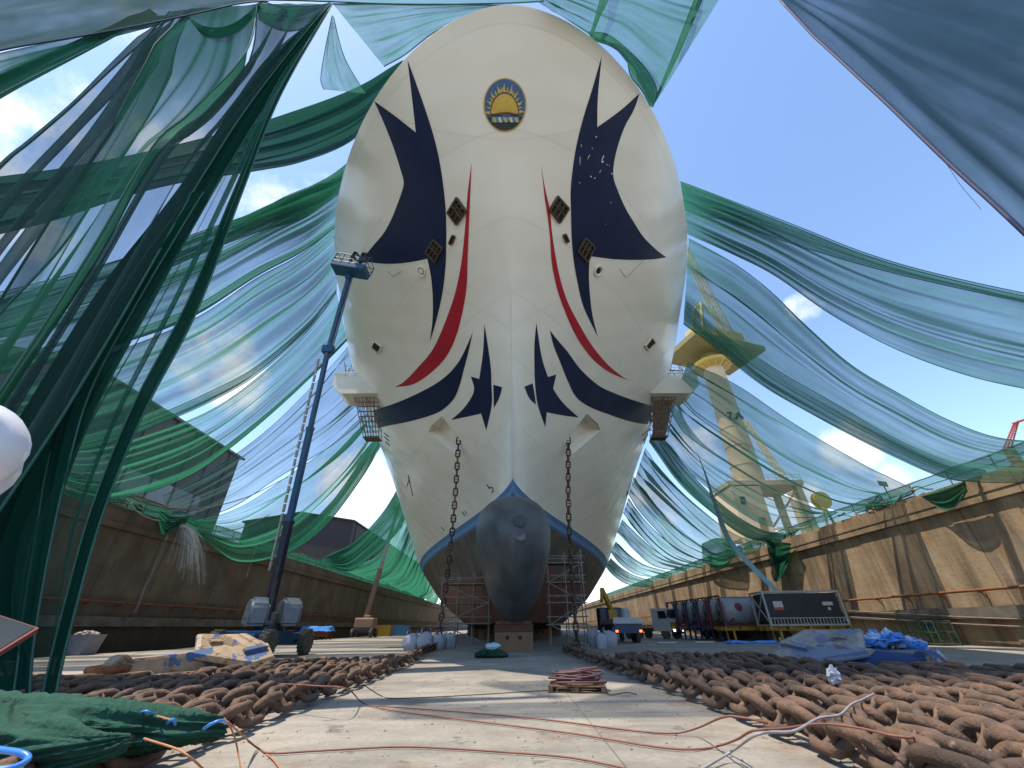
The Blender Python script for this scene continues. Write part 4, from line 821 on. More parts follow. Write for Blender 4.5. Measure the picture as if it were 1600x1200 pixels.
for lb, pts in (('blue strap tied round the end of the green net bundle', [(318,1139,.5),(330,1131,.62),(345,1126,.62),(354,1130,.5)]), ('blue tie on the orange line above the net bundle', [(218,1114,.52),(228,1111,.56),(240,1116,.52)]), ('second blue tie beside the net bundle end', [(262,1130,.5),(270,1124,.56),(274,1132,.5)])):
    P = [tuple(zp(*q)) for q in pts]; tag(MB().tube(resample(spline(P, 6), 16), .012, 6).build('blue_strap', blue_pl, None, True), lb, 'strap', 'blue straps on the net bundle')
P = [zp(*q) for q in ((-10,1170,.75),(30,1176,.75),(44,1186,.73),(20,1200,.72),(-15,1204,.72))]
tag(MB().tube(resample(spline([tuple(q) for q in P], 6), 30), .014, 6).build('blue_strap', blue_pl, None, True), 'bright blue strap loop in the very bottom left corner', 'strap', 'blue straps on the net bundle')
p = PZ(766, 1028, 0)
heap('net_bundle', 'small dark green net bundle on the floor before the keel block', [(p.x-.75, p.y, .12), (p.x-.2, p.y+.1, .2), (p.x+.4, p.y, .18), (p.x+.85, p.y-.1, .1)], [.12, .34, .32, .1], bund_m, 'net', 8, 9, 26)
tag(MB().ell((p.x+.12, p.y+.05, .46), (.36, .22, .14), lump=.5, seed=3).build('plastic_sheet', M('pale_blue_sheet', (.35, .52, .6), (.5, .62, .68), scale=4, rough=.4), None, True), 'crumpled pale blue sheet on the small net bundle', 'sheet')
# ------------------------------------------------------------------ people
skin_m = M('skin', (.36, .21, .14), (.32, .18, .12), scale=20, rough=.55); cloth_n = M('coverall_navy', (.012, .018, .035), (.02, .026, .05), scale=12, rough=.9); cloth_o = M('coverall_grey', (.10, .11, .12), (.14, .15, .16), scale=12, rough=.9)
hat_m = M('hard_hat_white', (.68, .69, .72), (.72, .73, .76), scale=3, rough=.25)
def person(label, loc, rz, J, cloth, hat=True, group=None, hands=False, hand_z=0):
    """one continuous skinned body; J moves joints away from a standing pose (x forward, y left, z up)"""
    t = thing('person', loc, label, 'person', group, rz)
    P = dict(pel=(0, 0, .95), spi=(.0, 0, 1.12), che=(.0, 0, 1.34), nec=(0, 0, 1.50), hd0=(.02, 0, 1.58), hd1=(.025, 0, 1.66), hd2=(.02, 0, 1.74))
    for s, y in (('l', 1), ('r', -1)):
        P.update({s+'sh': (0, .19*y, 1.43), s+'el': (-.03, .25*y, 1.15), s+'wr': (.06, .26*y, .91), s+'ha': (.09, .26*y, .82), s+'hi': (0, .10*y, .88), s+'kn': (.03, .11*y, .49), s+'an': (0, .11*y, .09), s+'to': (.17, .12*y, .04)})
    P.update(J)
    rad = dict(pel=.145, spi=.135, che=.15, nec=.058, hd0=.08, hd1=.10, hd2=.07, sh=.075, el=.05, wr=.036, ha=.042, hi=.10, kn=.068, an=.052, to=.04)
    E_ = [('pel', 'spi'), ('spi', 'che'), ('che', 'nec'), ('nec', 'hd0'), ('hd0', 'hd1'), ('hd1', 'hd2')]
    for s in 'lr': E_ += [('che', s+'sh'), (s+'sh', s+'el'), (s+'el', s+'wr'), (s+'wr', s+'ha'), ('pel', s+'hi'), (s+'hi', s+'kn'), (s+'kn', s+'an'), (s+'an', s+'to')]
    ks = list(P); me = bpy.data.meshes.new('b'); extra_v = []; extra_e = []
    rr = [rad.get(k, rad.get(k[1:])) for k in ks]
    if hands:
        for s, y in (('l', 1), ('r', -1)):
            w, h = Vector(P[s+'wr']), Vector(P[s+'ha']); d = (h-w).normalized(); sd = Vector((0, 0, 1)).cross(d).normalized()*y
            for i, (o_, ln) in enumerate(((-.033, .075), (-.011, .085), (.011, .08), (.033, .062))):
                a = h+sd*o_*-1+d*.03; b = a+d*ln*.55; c = b+d*ln*.45+Vector((0, 0, -.02)); k0 = len(ks)+len(extra_v); extra_v += [a, b, c]; extra_e += [(ks.index(s+'ha'), k0), (k0, k0+1), (k0+1, k0+2)]; rr += [.0095, .009, .0075]
            a = h-d*.02+sd*.05; b = a+d*.045+sd*.012; k0 = len(ks)+len(extra_v); extra_v += [a, b]; extra_e += [(ks.index(s+'wr'), k0), (k0, k0+1)]; rr += [.012, .009]
    me.from_pydata([P[k] for k in ks]+[tuple(v) for v in extra_v], [(ks.index(a), ks.index(b)) for a, b in E_]+extra_e, [])
    o = bpy.data.objects.new('tmp', me); COL.objects.link(o); sm = o.modifiers.new('s', 'SKIN'); sb = o.modifiers.new('u', 'SUBSURF'); sb.levels = sb.render_levels = 2
    for i, v in enumerate(me.skin_vertices[0].data): v.radius = (rr[i], rr[i]); v.use_root = (i == 0)
    bpy.context.view_layer.update(); m2 = bpy.data.meshes.new_from_object(o.evaluated_get(bpy.context.evaluated_depsgraph_get())); bpy.data.objects.remove(o)
    m2.materials.clear(); m2.materials.append(cloth); m2.materials.append(skin_m); m2.name = 'body'
    nk = Vector(P['nec']); hw = [Vector(P[s+'wr']) for s in 'lr']; hh = [Vector(P[s+'ha']) for s in 'lr']; up = (Vector(P['hd2'])-nk).normalized()
    for f in m2.polygons:
        c = f.center; f.use_smooth = True
        if (c-nk).dot(up) > .02 and (c-nk).length < .4: f.material_index = 1
        for w, h in zip(hw, hh):
            if (c-w).dot((h-w).normalized()) > .01 and (c-h).length < .2: f.material_index = 1
    b = bpy.data.objects.new('body', m2); COL.objects.link(b); b.parent = t
    hd = Vector(P['hd1']); yv = Vector((0, 1, 0)); q = Matrix((yv.cross(up).normalized(), yv, up)).transposed()
    fc = MB(); fc.ell(hd+q @ Vector((.105, 0, -.02)), (.03, .017, .03), 8, 6)
    for y in (-.035, .035): fc.ell(hd+q @ Vector((.085, y, .025)), (.014, .014, .01), 8, 6)
    for y in (-.105, .105): fc.ell(hd+q @ Vector((.0, y, .0)), (.022, .014, .035), 8, 6)
    fc.build('face', skin_m, b, True, world=False)
    if hat:
        h = MB(); h.lathe([(.0, .125), (.05, .122), (.10, .095), (.132, .05), (.142, .0), (.145, -.03), (.165, -.045), (.165, -.052), (.138, -.045)], hd+up*.045, q, 24)
        h.ell(hd+up*.01+q @ Vector((.11, 0, -.01)), (.075, .10, .012), 14, 6, q); h.build('hard_hat', hat_m, t, True, world=False)
    return t

# ------------------------------------------------------------------ boom lifts
blue_l = M('lift_blue', (.012, .07, .16), (.018, .09, .2), scale=2, rough=.4); navy_l = M('lift_navy', (.012, .018, .05), (.02, .025, .06), scale=2, rough=.4); grey_l = M('lift_grey', (.12, .14, .16), (.16, .18, .19), scale=3, rough=.5)
tyre_m = M('tyre_rubber', (.06, .053, .04), (.14, .12, .085), scale=7, rough=.9, bump=.4); rim_m = M('rim_grey', (.2, .2, .2), (.12, .11, .1), scale=5, rough=.6)
beige_l = M('lift_faded', (.33, .19, .14), (.27, .17, .13), scale=3, rough=.6); pale_steel = M('pale_steel', (.38, .37, .35), (.3, .29, .27), scale=3, rough=.5)
def wheel(parent, c, r, w, axis='X', rim=rim_m):
    """tyre with lugs > rim; the axle points along the given local axis"""
    rot = Matrix.Rotation(R(90), 3, 'Y') if axis == 'X' else Matrix.Rotation(R(90), 3, 'X'); h = w/2
    t_ = MB().lathe([(r*.58, -h*.8), (r*.8, -h), (r*.95, -h*.85), (r, -h*.5), (r, h*.5), (r*.95, h*.85), (r*.8, h), (r*.58, h*.8)], c, rot, 28)
    for i in range(18):
        a = 2*math.pi*i/18
        for s in (-1, 1):
            m4 = Matrix.Rotation(a+s*.08, 3, 'Z'); t_.box(Vector(c)+rot @ (m4 @ Vector((r*1.0, 0, s*h*.46))), (r*.1, r*.14, h*.85), rot @ m4 @ Matrix.Rotation(s*.5, 3, 'X'))
    o = t_.build('wheel', tyre_m, parent, world=False, auto=40)
    MB().lathe([(0, -h*.62), (r*.2, -h*.66), (r*.5, -h*.5), (r*.6, -h*.78), (r*.6, h*.78), (r*.5, h*.5), (r*.2, h*.66), (0, h*.62)], c, rot, 20).build('rim', rim, o, world=False, auto=40)
    return o
def basket(parent, M4, w, d, col, rail=.03, name='basket'):
    b = MB(); b.cbox((0, 0, .03), (w, d, .06), .02)
    for y in (-d/2, d/2): b.cbox((0, y, .24), (w, .04, .40), .01)
    for x in (-w/2, w/2): b.cbox((x, 0, .24), (.04, d, .40), .01)
    o = b.tf(M4).build(name, col, parent, world=False)
    r_ = MB(); n = 5
    for i in range(n): [r_.tube([(-w/2+w*i/(n-1), y, .3), (-w/2+w*i/(n-1), y, 1.12)], rail, 6) for y in (-d/2, d/2)]
    for z in (.72, 1.12): r_.tube([(-w/2, -d/2, z), (w/2, -d/2, z), (w/2, d/2, z), (-w/2, d/2, z), (-w/2, -d/2, z)], rail, 6)
    r_.tf(M4).build('basket_rail', col, o, world=False)
    c = MB(); c.cbox((w*.3, -d/2+.12, .95), (.5, .22, .3), .03); c.tf(M4).build('control_box', dark_steel, o, world=False)
    return o
w1, w2 = PZ(425, 1031, 0), PZ(466, 1023, 0)
cx, cy = (w1.x+w2.x)/2-1.35, (w1.y+w2.y)/2
bl = thing('boom_lift', (cx, cy, 0), 'tall blue boom lift reaching up to the left side of the bow', 'boom lift')
lo = lambda p: Vector(p)-Vector((cx, cy, 0))
for x in (-1.25, 1.25):
    for y in (w1.y-cy, w2.y-cy): wheel(bl, (x, y, .62), .62, .46)
ch = MB(); ch.cbox((0, 0, .82), (1.5, 5.0, .5), .06); ch.cbox((0, (w1.y-cy), .62), (2.1, .3, .3), .04); ch.cbox((0, (w2.y-cy), .62), (2.1, .3, .3), .04); ch.cbox((-.2, -.2, 1.12), (2.0, 3.2, .16), .04); ch.build('chassis', blue_l, bl, world=False)
MB().lathe([(.75, 1.15), (.8, 1.2), (.8, 1.4), (.7, 1.45)], (0, 0, 0), None, 24).build('turntable', navy_l, bl, world=False, auto=40)
for s in (-1, 1):
    c_ = MB(); prf = [(-1.5, 1.4), (1.6, 1.4), (1.65, 2.0), (1.35, 2.65), (.4, 2.8), (-.9, 2.7), (-1.45, 2.35)]
    T_ = Matrix.Rotation(R(35), 4, 'Z') @ Matrix(((0, 0, 1, s*.78-.45), (1, 0, 0, 0), (0, 1, 0, 0), (0, 0, 0, 1)))
    c_.prism(prf, 0, .9, T_); ec = c_.build('engine_cover', grey_l, bl, world=False); bm2 = bmesh.new(); bm2.from_mesh(ec.data); bmesh.ops.bevel(bm2, geom=bm2.edges[:], offset=.13, segments=3, affect='EDGES'); bm2.to_mesh(ec.data); bm2.free(); ec.data.shade_smooth(); ec.data.set_sharp_from_angle(angle=R(45))
    MB().box((0, 0, 0), (.02, 1.6, .06)).tf(T_ @ Matrix.Translation((0, 1.75, .905 if s > 0 else -.005)) @ Matrix(((0, 1, 0, 0), (0, 0, 1, 0), (1, 0, 0, 0), (0, 0, 0, 1)))).build('cover_stripe', blue_l, ec, world=False)
MB().cbox((-1.25, .6, 1.95), (.7, 1.3, 1.0), .15).build('counterweight', grey_l, bl, world=False)
bp0, bp1, bp2 = lo(PY(417, 968, cy-.2)), lo(PY(513, 546, 20.3)), lo(PY(545, 434, 18.7))
tw = MB(); tw.cbox((bp0.x, bp0.y, bp0.z-.25), (.75, .9, 1.2), .08); tw.lathe([(0, -.5), (.34, -.5), (.34, .5), (0, .5)], bp0, Matrix.Rotation(R(90), 3, 'X'), 18); tw.build('boom_pivot', pale_steel, bl, world=False, auto=40)
L01 = lambda u: bp0.lerp(bp1, u)
for nm, u0, u1, w_, m_ in (('boom_base', .0, .33, .34, navy_l), ('boom_middle', .30, .68, .28, blue_l), ('boom_tip', .66, 1.0, .22, blue_l)):
    b_ = MB(); b_.beam(L01(u0), L01(u1), w_, w_*1.25, (0, 1, 0)); b_.beam(L01(u1-.012), L01(u1), w_*1.18, w_*1.42, (0, 1, 0)); b_.build(nm, m_, bl, world=False)
cy_ = MB(); off = Vector((.28, -.55, 0)); cy_.tube([L01(.03)+off+Vector((.1, 0, -.5)), L01(.13)+off*.6], .13, 10); cy_.tube([L01(.13)+off*.6, L01(.2)+off*.4], .08, 10); cy_.build('lift_cylinder', dark_steel, bl, world=False)
tr_ = MB(); off = Vector((-.42, -.1, .0))
for i in range(24): tr_.beam(L01(.16+.8*i/24)+off, L01(.16+.8*(i+.86)/24)+off, .1, .14, (0, 1, 0))
tr_.build('power_track', pale_steel, bl, world=False)
jb = MB(); jb.beam(bp1, bp2, .2, .26, (0, 1, 0)); jb.beam(bp1+Vector((.3, -.1, .3)), bp2+Vector((.22, 0, -.1)), .08, .08); jb.cbox(bp1, (.7, .4, .5), .05); jb.cbox(bp2, (.35, .4, .35), .04); jb.build('jib', blue_l, bl, world=False)
TB = Matrix.Translation(bp2+Vector((.05, -.25, .25))) @ Matrix.Rotation(R(13), 4, 'Y')
basket(bl, TB, 2.3, .95, blue_l)
wb = Matrix.Translation((cx, cy, 0)) @ TB
bend = dict(spi=(.02, 0, 1.12), che=(.07, 0, 1.33), nec=(.12, 0, 1.48), hd0=(.16, 0, 1.55), hd1=(.20, 0, 1.63), hd2=(.22, 0, 1.71), lsh=(.08, .19, 1.42), rsh=(.08, -.19, 1.42), lel=(.42, .24, 1.22), rel=(.42, -.22, 1.25), lwr=(.62, .16, 1.12), rwr=(.62, -.12, 1.16), lha=(.70, .14, 1.12), rha=(.70, -.1, 1.16))
q = wb @ Vector((.05, -.30, .06)); person('worker in dark hooded coveralls in the middle of the lift basket', q, R(40), bend, cloth_n, False, 'workers in the lift basket')
q = wb @ Vector((.72, -.28, .06)); person('worker in dark coveralls leaning at the hull end of the lift basket', q, R(10), bend, cloth_n, False, 'workers in the lift basket')

p2 = PZ(568, 996, 0)
b2 = thing('boom_lift', (p2.x, p2.y, 0), 'faded beige boom lift farther back beside the left dock wall', 'boom lift')
for x in (-1.5, 1.5):
    for y in (-1.3, 1.3): wheel(b2, (x, y, .62), .62, .45)
MB().cbox((0, 0, .95), (2.9, 3.6, .5), .08).build('chassis', navy_l, b2, world=False)
c_ = MB(); c_.cbox((0, 0, 2.0), (3.2, 2.2, 1.5), .2); c_.cbox((.3, -.2, 2.9), (1.0, 1.4, .5), .1); c_.build('engine_cover', beige_l, b2, world=False)
q0, q1 = PY(571, 968, p2.y)-p2, PY(621, 798, p2.y-3)-p2
for u0, u1, w_ in ((0, .45, .62), (.42, 1, .46)): b_ = MB(); b_.beam(q0.lerp(q1, u0), q0.lerp(q1, u1), w_, w_*1.2, (0, 1, 0)); b_.build('boom', pale_steel if u0 else beige_l, b2, world=False)
basket(b2, Matrix.Translation(q1+Vector((.2, 0, .2))), 2.0, 1.0, beige_l, .04)

# the man at the very left edge: only his hard hat and the tablet he holds come into the picture
hp = CP+ray(-84, 704)*1.2; rz_ = R(-22); K_ = hp.z/1.56
J_ = dict(spi=(.02, 0, 1.14), che=(.07, 0, 1.34), nec=(.13, 0, 1.47), hd0=(.20, 0, 1.52), hd1=(.28, 0, 1.55), hd2=(.35, 0, 1.56), lsh=(.06, .19, 1.40), rsh=(.06, -.19, 1.40), lel=(.12, .25, 1.12), rel=(.12, -.25, 1.12), lwr=(.30, .13, 1.06), rwr=(.30, -.13, 1.06), lha=(.37, .10, 1.08), rha=(.37, -.10, 1.08))
o_ = Matrix.Rotation(rz_, 3, 'Z') @ Vector((.30*K_, 0, 0))
t = person('person in white hard hat at the left edge bending over a tablet', (hp.x-o_.x, hp.y-o_.y, 0), rz_, J_, cloth_o, True, hands=True); t.scale = (K_, K_, K_)
A, B, C_ = CP+ray(61, 981)*1.17, CP+ray(18, 967)*1.22, CP+ray(-4, 1021)*1.02
u, v = (C_-A), (B-A)*1.0; D_ = C_+v*1.0; nrm = u.cross(v).normalized(); nrm = nrm if nrm.z > 0 else -nrm
tb = MB(); bt = [A, C_+u*.25, C_+u*.25+v*2.4, A+v*2.4]; tb.add([p for p in bt]+[p-nrm*.012 for p in bt], [(0, 1, 2, 3), (7, 6, 5, 4)]+[(i, 4+i, 4+(i+1) % 4, (i+1) % 4) for i in range(4)])
tab = tb.build('tablet', M('tablet_case', (.16, .022, .02), (.12, .018, .016), scale=9, rough=.5), None); tag(tab, 'tablet in a dark red case held out by the person at the left edge', 'tablet')
ins = lambda k: [A+(p-A)*1 for p in bt]; cen = sum(bt, Vector())/4; MB().add([cen+(p-cen)*.93+nrm*.002 for p in bt], [(0, 1, 2, 3)]).build('screen', M('tablet_glass', (.05, .06, .07), (.06, .07, .08), scale=2, rough=.08), tab)

# ------------------------------------------------------------------ keel blocks and scaffolding under the bow
kb_c = M('keel_block_concrete', (.26, .15, .075), (.2, .125, .07), scale=2, rough=.85, bump=.3); kb_t = M('keel_block_timber', (.15, .065, .035), (.10, .05, .03), scale=3, rough=.85, stretch=(1, 6, 6), bump=.3)
kp = PZ(803, 1019, 0)
def keel_block(x, y, label):
    t = thing('keel_block', (x, y, 0), label, 'keel block', 'keel blocks under the ship')
    a = MB(); a.cbox((0, 0, .5), (2.3, 1.5, 1.0), .04); a.build('block', kb_c, t, world=False)
    for xx in (-.38, .38): MB().cbox((xx, -.752, .72), (.2, .02, .2), .004).build('lifting_hole', black, t, world=False)
    MB().cbox((0, 0, 1.2), (2.36, 1.5, .38), .03).build('timber_cap', kb_t, t, world=False)
    MB().cbox((0, 0, 1.49), (2.2, 1.4, .18), .03).build('soft_cap', wood, t, world=False)
keel_block(kp.x, kp.y+.75, 'brown keel block with two square holes under the tip of the bulb')
for i, y in enumerate((36, 42, 48, 56, 66, 78)): keel_block(0, y, 'keel block in shadow behind the front one')
for y in (52, 58, 64, 70, 77, 85):
    for x in (-6.5, -3.2, 3.2, 6.5):
        if abs(x) < 1.2+(y-46)*.22: keel_block(x, y, 'side block added to darken the gap under the ship')  # added blocks: they fill the bright gap under the hull with dark
sc_m = M('scaffold_tube', (.2, .15, .12), (.34, .31, .28), scale=5, rough=.7); plank = M('scaffold_plank', (.12, .08, .05), (.17, .12, .08), scale=3, rough=.85, stretch=(1, 6, 1))
def scaffold(label, c, w, d, h, nx, nz, rail=True):
    t = thing('scaffold_tower', c, label, 'scaffold', 'scaffold towers beside the bulb'); r = .045
    for i in range(nx+1):
        for y in (-d/2, d/2): MB().tube([(-w/2+w*i/nx, y, 0), (-w/2+w*i/nx, y, h+(1.0 if rail else 0)*(.6+.4*((i*7) % 3)/2))], r, 6).build('standard', sc_m, t, world=False)
    lg_ = MB()
    for k in range(1, nz+1):
        z = h*k/nz
        for y in (-d/2, d/2): lg_.tube([(-w/2-.2, y, z), (w/2+.2, y, z)], r, 6); lg_.tube([(-w/2-.2, y, z+.5), (w/2+.2, y, z+.5)], r*.9, 6)
        for i in range(nx+1): lg_.tube([(-w/2+w*i/nx, -d/2-.15, z), (-w/2+w*i/nx, d/2+.15, z)], r, 6)
    lg_.build('ledgers', sc_m, t, world=False)
    br = MB()
    for k in range(nz): s = 1 if k % 2 else -1; br.tube([(-s*w/2, -d/2-.05, h*k/nz), (s*w/2, -d/2-.05, h*(k+1)/nz)], r*.9, 6)
    br.build('braces', sc_m, t, world=False)
    for k in range(1, nz+1, 1):
        pk = MB()
        for j in range(4): pk.cbox((0, -d/2+d*(j+.5)/4, h*k/nz+.06), (w, d/4-.03, .045), .008)
        pk.build('deck', plank, t, world=False)
    return t
s1, s2 = PZ(742, 1003, 0), PZ(873, 1004, 0)
scaffold('brown scaffold tower on the left of the bulb', (-4.3, 40.5, 0), 4.2, 1.6, 4.6, 3, 3)
scaffold('grey scaffold tower on the right of the bulb', (4.05, 35.2, 0), 2.7, 1.5, 5.6, 2, 4)
for s, x0, x1, y, zt, zb in WING:                                             # scaffolds slung under the side wings
    xm_ = x0+(x1-x0)*.30
    t = thing('hanging_scaffold', (xm_, y+.6, zb-4.3), 'rust-coloured scaffold slung under the %s side wing of the bow' % ('left' if s < 0 else 'right'), 'scaffold', 'scaffolds slung under the side wings')
    g_ = MB(); H_ = 4.3; sx_ = lambda u, k: (u-.5)*(2.3-.9*k)-s*1.25*k            # it leans in with the flare and narrows downwards
    for yy in (0, .9):
        for i in range(7): g_.tube([(sx_(i/6, 0), yy, H_), (sx_(i/6, 1), yy, 0)], .035, 5)
        for k in range(9): g_.tube([(sx_(-.06, k/8), yy, H_*(1-k/8)), (sx_(1.06, k/8), yy, H_*(1-k/8))], .035, 5)
    for k in range(0, 9, 2): [g_.tube([(sx_(u, k/8), -.1, H_*(1-k/8)), (sx_(u, k/8), 1.0, H_*(1-k/8))], .03, 5) for u in (0, .5, 1)]
    g_.build('tube_grid', scaf_m, t, world=False)
    pk = MB(); pk.cbox((-s*1.2, .45, .06), (1.5, 1.0, .05), .01); pk.build('deck', plank if s < 0 else dark_steel, t, world=False)
    if s > 0: MB().add([(sx_(.1, 0), .5, H_-.1), (sx_(.95, 0), .5, H_-.1), (sx_(.95, 1), .5, .2), (sx_(.1, 1), .5, .2), (sx_(.1, 0), .54, H_-.1), (sx_(.95, 0), .54, H_-.1), (sx_(.95, 1), .54, .2), (sx_(.1, 1), .54, .2)], [(3, 2, 1, 0), (4, 5, 6, 7), (0, 1, 5, 4), (1, 2, 6, 5), (2, 3, 7, 6), (3, 0, 4, 7)]).build('screen_board', plank, t, world=False)
    a_ = MB()
    for i in range(26):                                                        # tangle of loose tubes standing on the wing
        xx = x0+(x1-x0)*rng.uniform(.1, .95); yy = y+rng.uniform(.3, 2.3); hh = rng.uniform(1.2, 3.8)*(1.2 if abs(xx) < abs((x0+x1)/2) else .7)
        a_.tube([(xx, yy, zt), (xx+rng.uniform(-.9, .9), yy+rng.uniform(-.4, .4), zt+hh)], .04, 5)
    for k in range(4): a_.tube([(x0+s*.3, y+.4+k*.6, zt+.8+k*.5), (x1-s*.4*k, y+.4+k*.6, zt+.7+k*.45)], .04, 5)
    tag(a_.build('loose_scaffold', scaf_m, None), 'tangle of scaffold tubes standing on the %s side wing' % ('left' if s < 0 else 'right'), 'scaffold', 'scaffold tubes on the side wings')
# ------------------------------------------------------------------ bulk bags
bag_m = M('bulk_bag', (.42, .44, .48), (.33, .36, .42), scale=7, rough=.8, bump=.5); bag_b = M('bag_tie_blue', (.08, .16, .4), (.1, .2, .45), scale=7, rough=.7)
def bulk_bag(px, py, w, h, label, group, seed):
    p = PZ(px, py, 0); t = thing('bulk_bag', (p.x, p.y+w*.5, 0), label, 'bag', group, rng.uniform(-.4, .4))
    g_ = []; n = 14; k = 28
    for i in range(n+1):
        u = i/n; row = []; rr = w*.5*(.86+.22*math.sin(min(1, u*1.15)*math.pi)) if u < .82 else w*.5*(.95-.75*((u-.82)/.18)**.8)
        for j in range(k+1):
            a = 2*math.pi*(j % k)/k; sq = 1/max(abs(math.cos(a)), abs(math.sin(a)))**.45; f = 1+.13*noise.noise(Vector((math.cos(a)*2.2+seed, math.sin(a)*2.2, u*3)))
            row.append((rr*sq*f*math.cos(a), rr*sq*f*math.sin(a), h*u*(1+.05*noise.noise(Vector((a, seed, 1)))*u)))
        g_.append(row)
    MB().grid(g_).build('bag', bag_m, t, True, world=False)
    for s in (-1, 1): MB().tube([(s*w*.32, -w*.25, h*.9), (s*w*.30, -w*.2, h*1.12), (s*w*.28, 0, h*1.2), (s*w*.30, w*.2, h*1.1), (s*w*.32, w*.25, h*.9)], .03, 6).build('lifting_strap', bag_b if s > 0 else bag_m, t, True, world=False)
for i, (x, y, w, h, lb) in enumerate(((641, 1017, 1.15, .95, 'white bulk bag on the far left of the left-hand row'), (661, 1018, .95, 1.05, 'white bulk bag with blue strap, just left of the hanging chain'), (684, 1015, .9, .9, 'white bulk bag just right of the left hanging chain'), (701, 1013, .85, .95, 'white bulk bag at the right end of the left-hand row'))):
    bulk_bag(x, y, w, h, lb, 'bulk bags left of the bow', i*3.1)
for i, (x, y, w, h, lb) in enumerate(((931, 1009, 1.1, 1.1, 'white bulk bag nearest the right hanging chain'), (941, 1013, .75, .9, 'narrow white bulk bag standing in front of the others'), (956, 1010, 1.15, 1.0, 'white bulk bag on the right beside the flatbed truck'))):
    bulk_bag(x, y, w, h, lb, 'bulk bags right of the bow', 20+i*3.1)

# ------------------------------------------------------------------ lorry, tank containers, crane truck
truck_w = M('truck_white', (.5, .5, .5), (.42, .42, .43), scale=2, rough=.35); truck_y = M('truck_yellow', (.42, .25, .02), (.36, .2, .02), scale=2, rough=.4); truck_b = M('truck_blue', (.02, .04, .11), (.03, .05, .13), scale=2, rough=.4)
glass = M('cab_glass', (.012, .016, .02), (.02, .025, .03), scale=1, rough=.08); tank_w = M('tank_white', (.27, .27, .28), (.2, .2, .21), scale=1.5, rough=.4); fr_red = M('frame_red', (.13, .02, .025), (.10, .018, .022), scale=3, rough=.5); fr_blue = M('frame_blue', (.015, .03, .1), (.02, .04, .13), scale=3, rough=.5); tank_k = M('tank_black', (.012, .013, .017), (.02, .02, .025), scale=3, rough=.5)
lamp_r, lt_, lb_ = new_mat('tail_lamp'); lb_.inputs['Emission Color'].default_value = (1, .12, .03, 1); lb_.inputs['Emission Strength'].default_value = 2.5; lb_.inputs['Base Color'].default_value = (.5, .04, .02, 1)
head_m, lt_, lb_ = new_mat('head_lamp'); lb_.inputs['Emission Color'].default_value = (1, .85, .6, 1); lb_.inputs['Emission Strength'].default_value = 1.5
tp = PZ(1048, 1000, 0); TX, TY = 17.6, 53.0
t = thing('lorry', (TX, TY, 0), 'white and yellow lorry cab parked at the left end of the tank containers', 'lorry', rz=R(-52))
cb = MB(); prof = [(-1.25, .75), (1.02, .75), (1.12, 1.5), (1.0, 2.0), (.72, 2.95), (-1.25, 3.0)]
cb.prism(prof, -1.2, 1.2, Matrix(((1, 0, 0, 0), (0, 0, 1, 0), (0, 1, 0, 0), (0, 0, 0, 1)))); cb.build('cab', truck_w, t, world=False)
MB().prism([(.74, 1.98), (1.045, 1.98), (.80, 2.82), (.70, 2.82)], -1.08, 1.08, Matrix(((1, 0, 0, .01), (0, 0, 1, 0), (0, 1, 0, 0), (0, 0, 0, 1)))).build('windscreen', glass, t, world=False)
for s in (-1, 1):
    MB().prism([(-.35, 1.95), (.75, 1.95), (.58, 2.7), (-.35, 2.7)], 0, .02, Matrix(((1, 0, 0, 0), (0, 0, 1, s*1.2-(.0 if s > 0 else .02)), (0, 1, 0, 0), (0, 0, 0, 1)))).build('side_window', glass, t, world=False)
    MB().cbox((1.2, s*.85, .82), (.08, .4, .22), .02).build('headlight', head_m, t, world=False)
    mm = MB(); mm.cbox((1.05, s*1.42, 2.3), (.12, .22, .5), .03); mm.tube([(.85, s*1.2, 2.6), (1.05, s*1.42, 2.55)], .03, 6); mm.build('wing_mirror', dark_steel, t, world=False)
MB().cbox((1.08, 0, 1.28), (.12, 2.42, .62), .03).build('grille', truck_y, t, world=False); MB().cbox((1.1, 0, .72), (.25, 2.45, .36), .05).build('bumper', truck_b, t, world=False)
MB().box((-3.2, 0, .9), (6.2, .9, .3)).build('chassis', dark_steel, t, world=False)
for x in (.15, -3.6, -4.9):
    for s in (-1, 1): wheel(t, (x, s*1.0, .52), .52, .32, 'Y')
def tank(loc, label, frm, L_=6.0, r=1.08, rz=0., group='tank containers in a row'):
    t = thing('tank_container', loc, label, 'tank container', group, rz); h = L_/2; rot = Matrix.Rotation(R(90), 3, 'Y')
    MB().lathe([(0, -h+.25), (r*.55, -h+.28), (r*.9, -h+.42), (r, -h+.62), (r, h-.62), (r*.9, h-.42), (r*.55, h-.28), (0, h-.25)], (0, 0, 1.22), rot, 32).build('tank', tank_w, t, world=False, auto=50)
    f = MB(); w = 1.2; H_ = 2.44
    for x in (-h, h):
        for y in (-w, w): f.beam((x, y, 0), (x, y, H_), .13)
        for z in (.065, H_-.065): f.beam((x, -w, z), (x, w, z), .12, .12)
        for y in (-1, 1): f.beam((x, y*w, .6), (x, y*.45, .1), .08); f.beam((x, y*w, 1.8), (x, y*.45, 2.35), .08)
    for y in (-w, w):
        f.beam((-h, y, .07), (h, y, .07), .1); f.beam((-h, y, .1), (-h+1.1, y*.75, .6), .08); f.beam((h, y, .1), (h-1.1, y*.75, .6), .08)
    f.build('frame', frm, t, world=False)
    e = MB(); e.lathe([(0, -.03), (.22, -.03), (.24, .03), (0, .05)], (-h+.22, 0, 1.0), Matrix.Rotation(R(-90), 3, 'Y'), 16); e.box((-h+.18, 0, .55), (.1, .3, .3)); e.build('outlet_valve', dark_steel, t, world=False)
    MB().box((0, 0, 2.34), (L_*.8, .5, .04)).build('walkway', pale_steel, t, world=False)
    return t
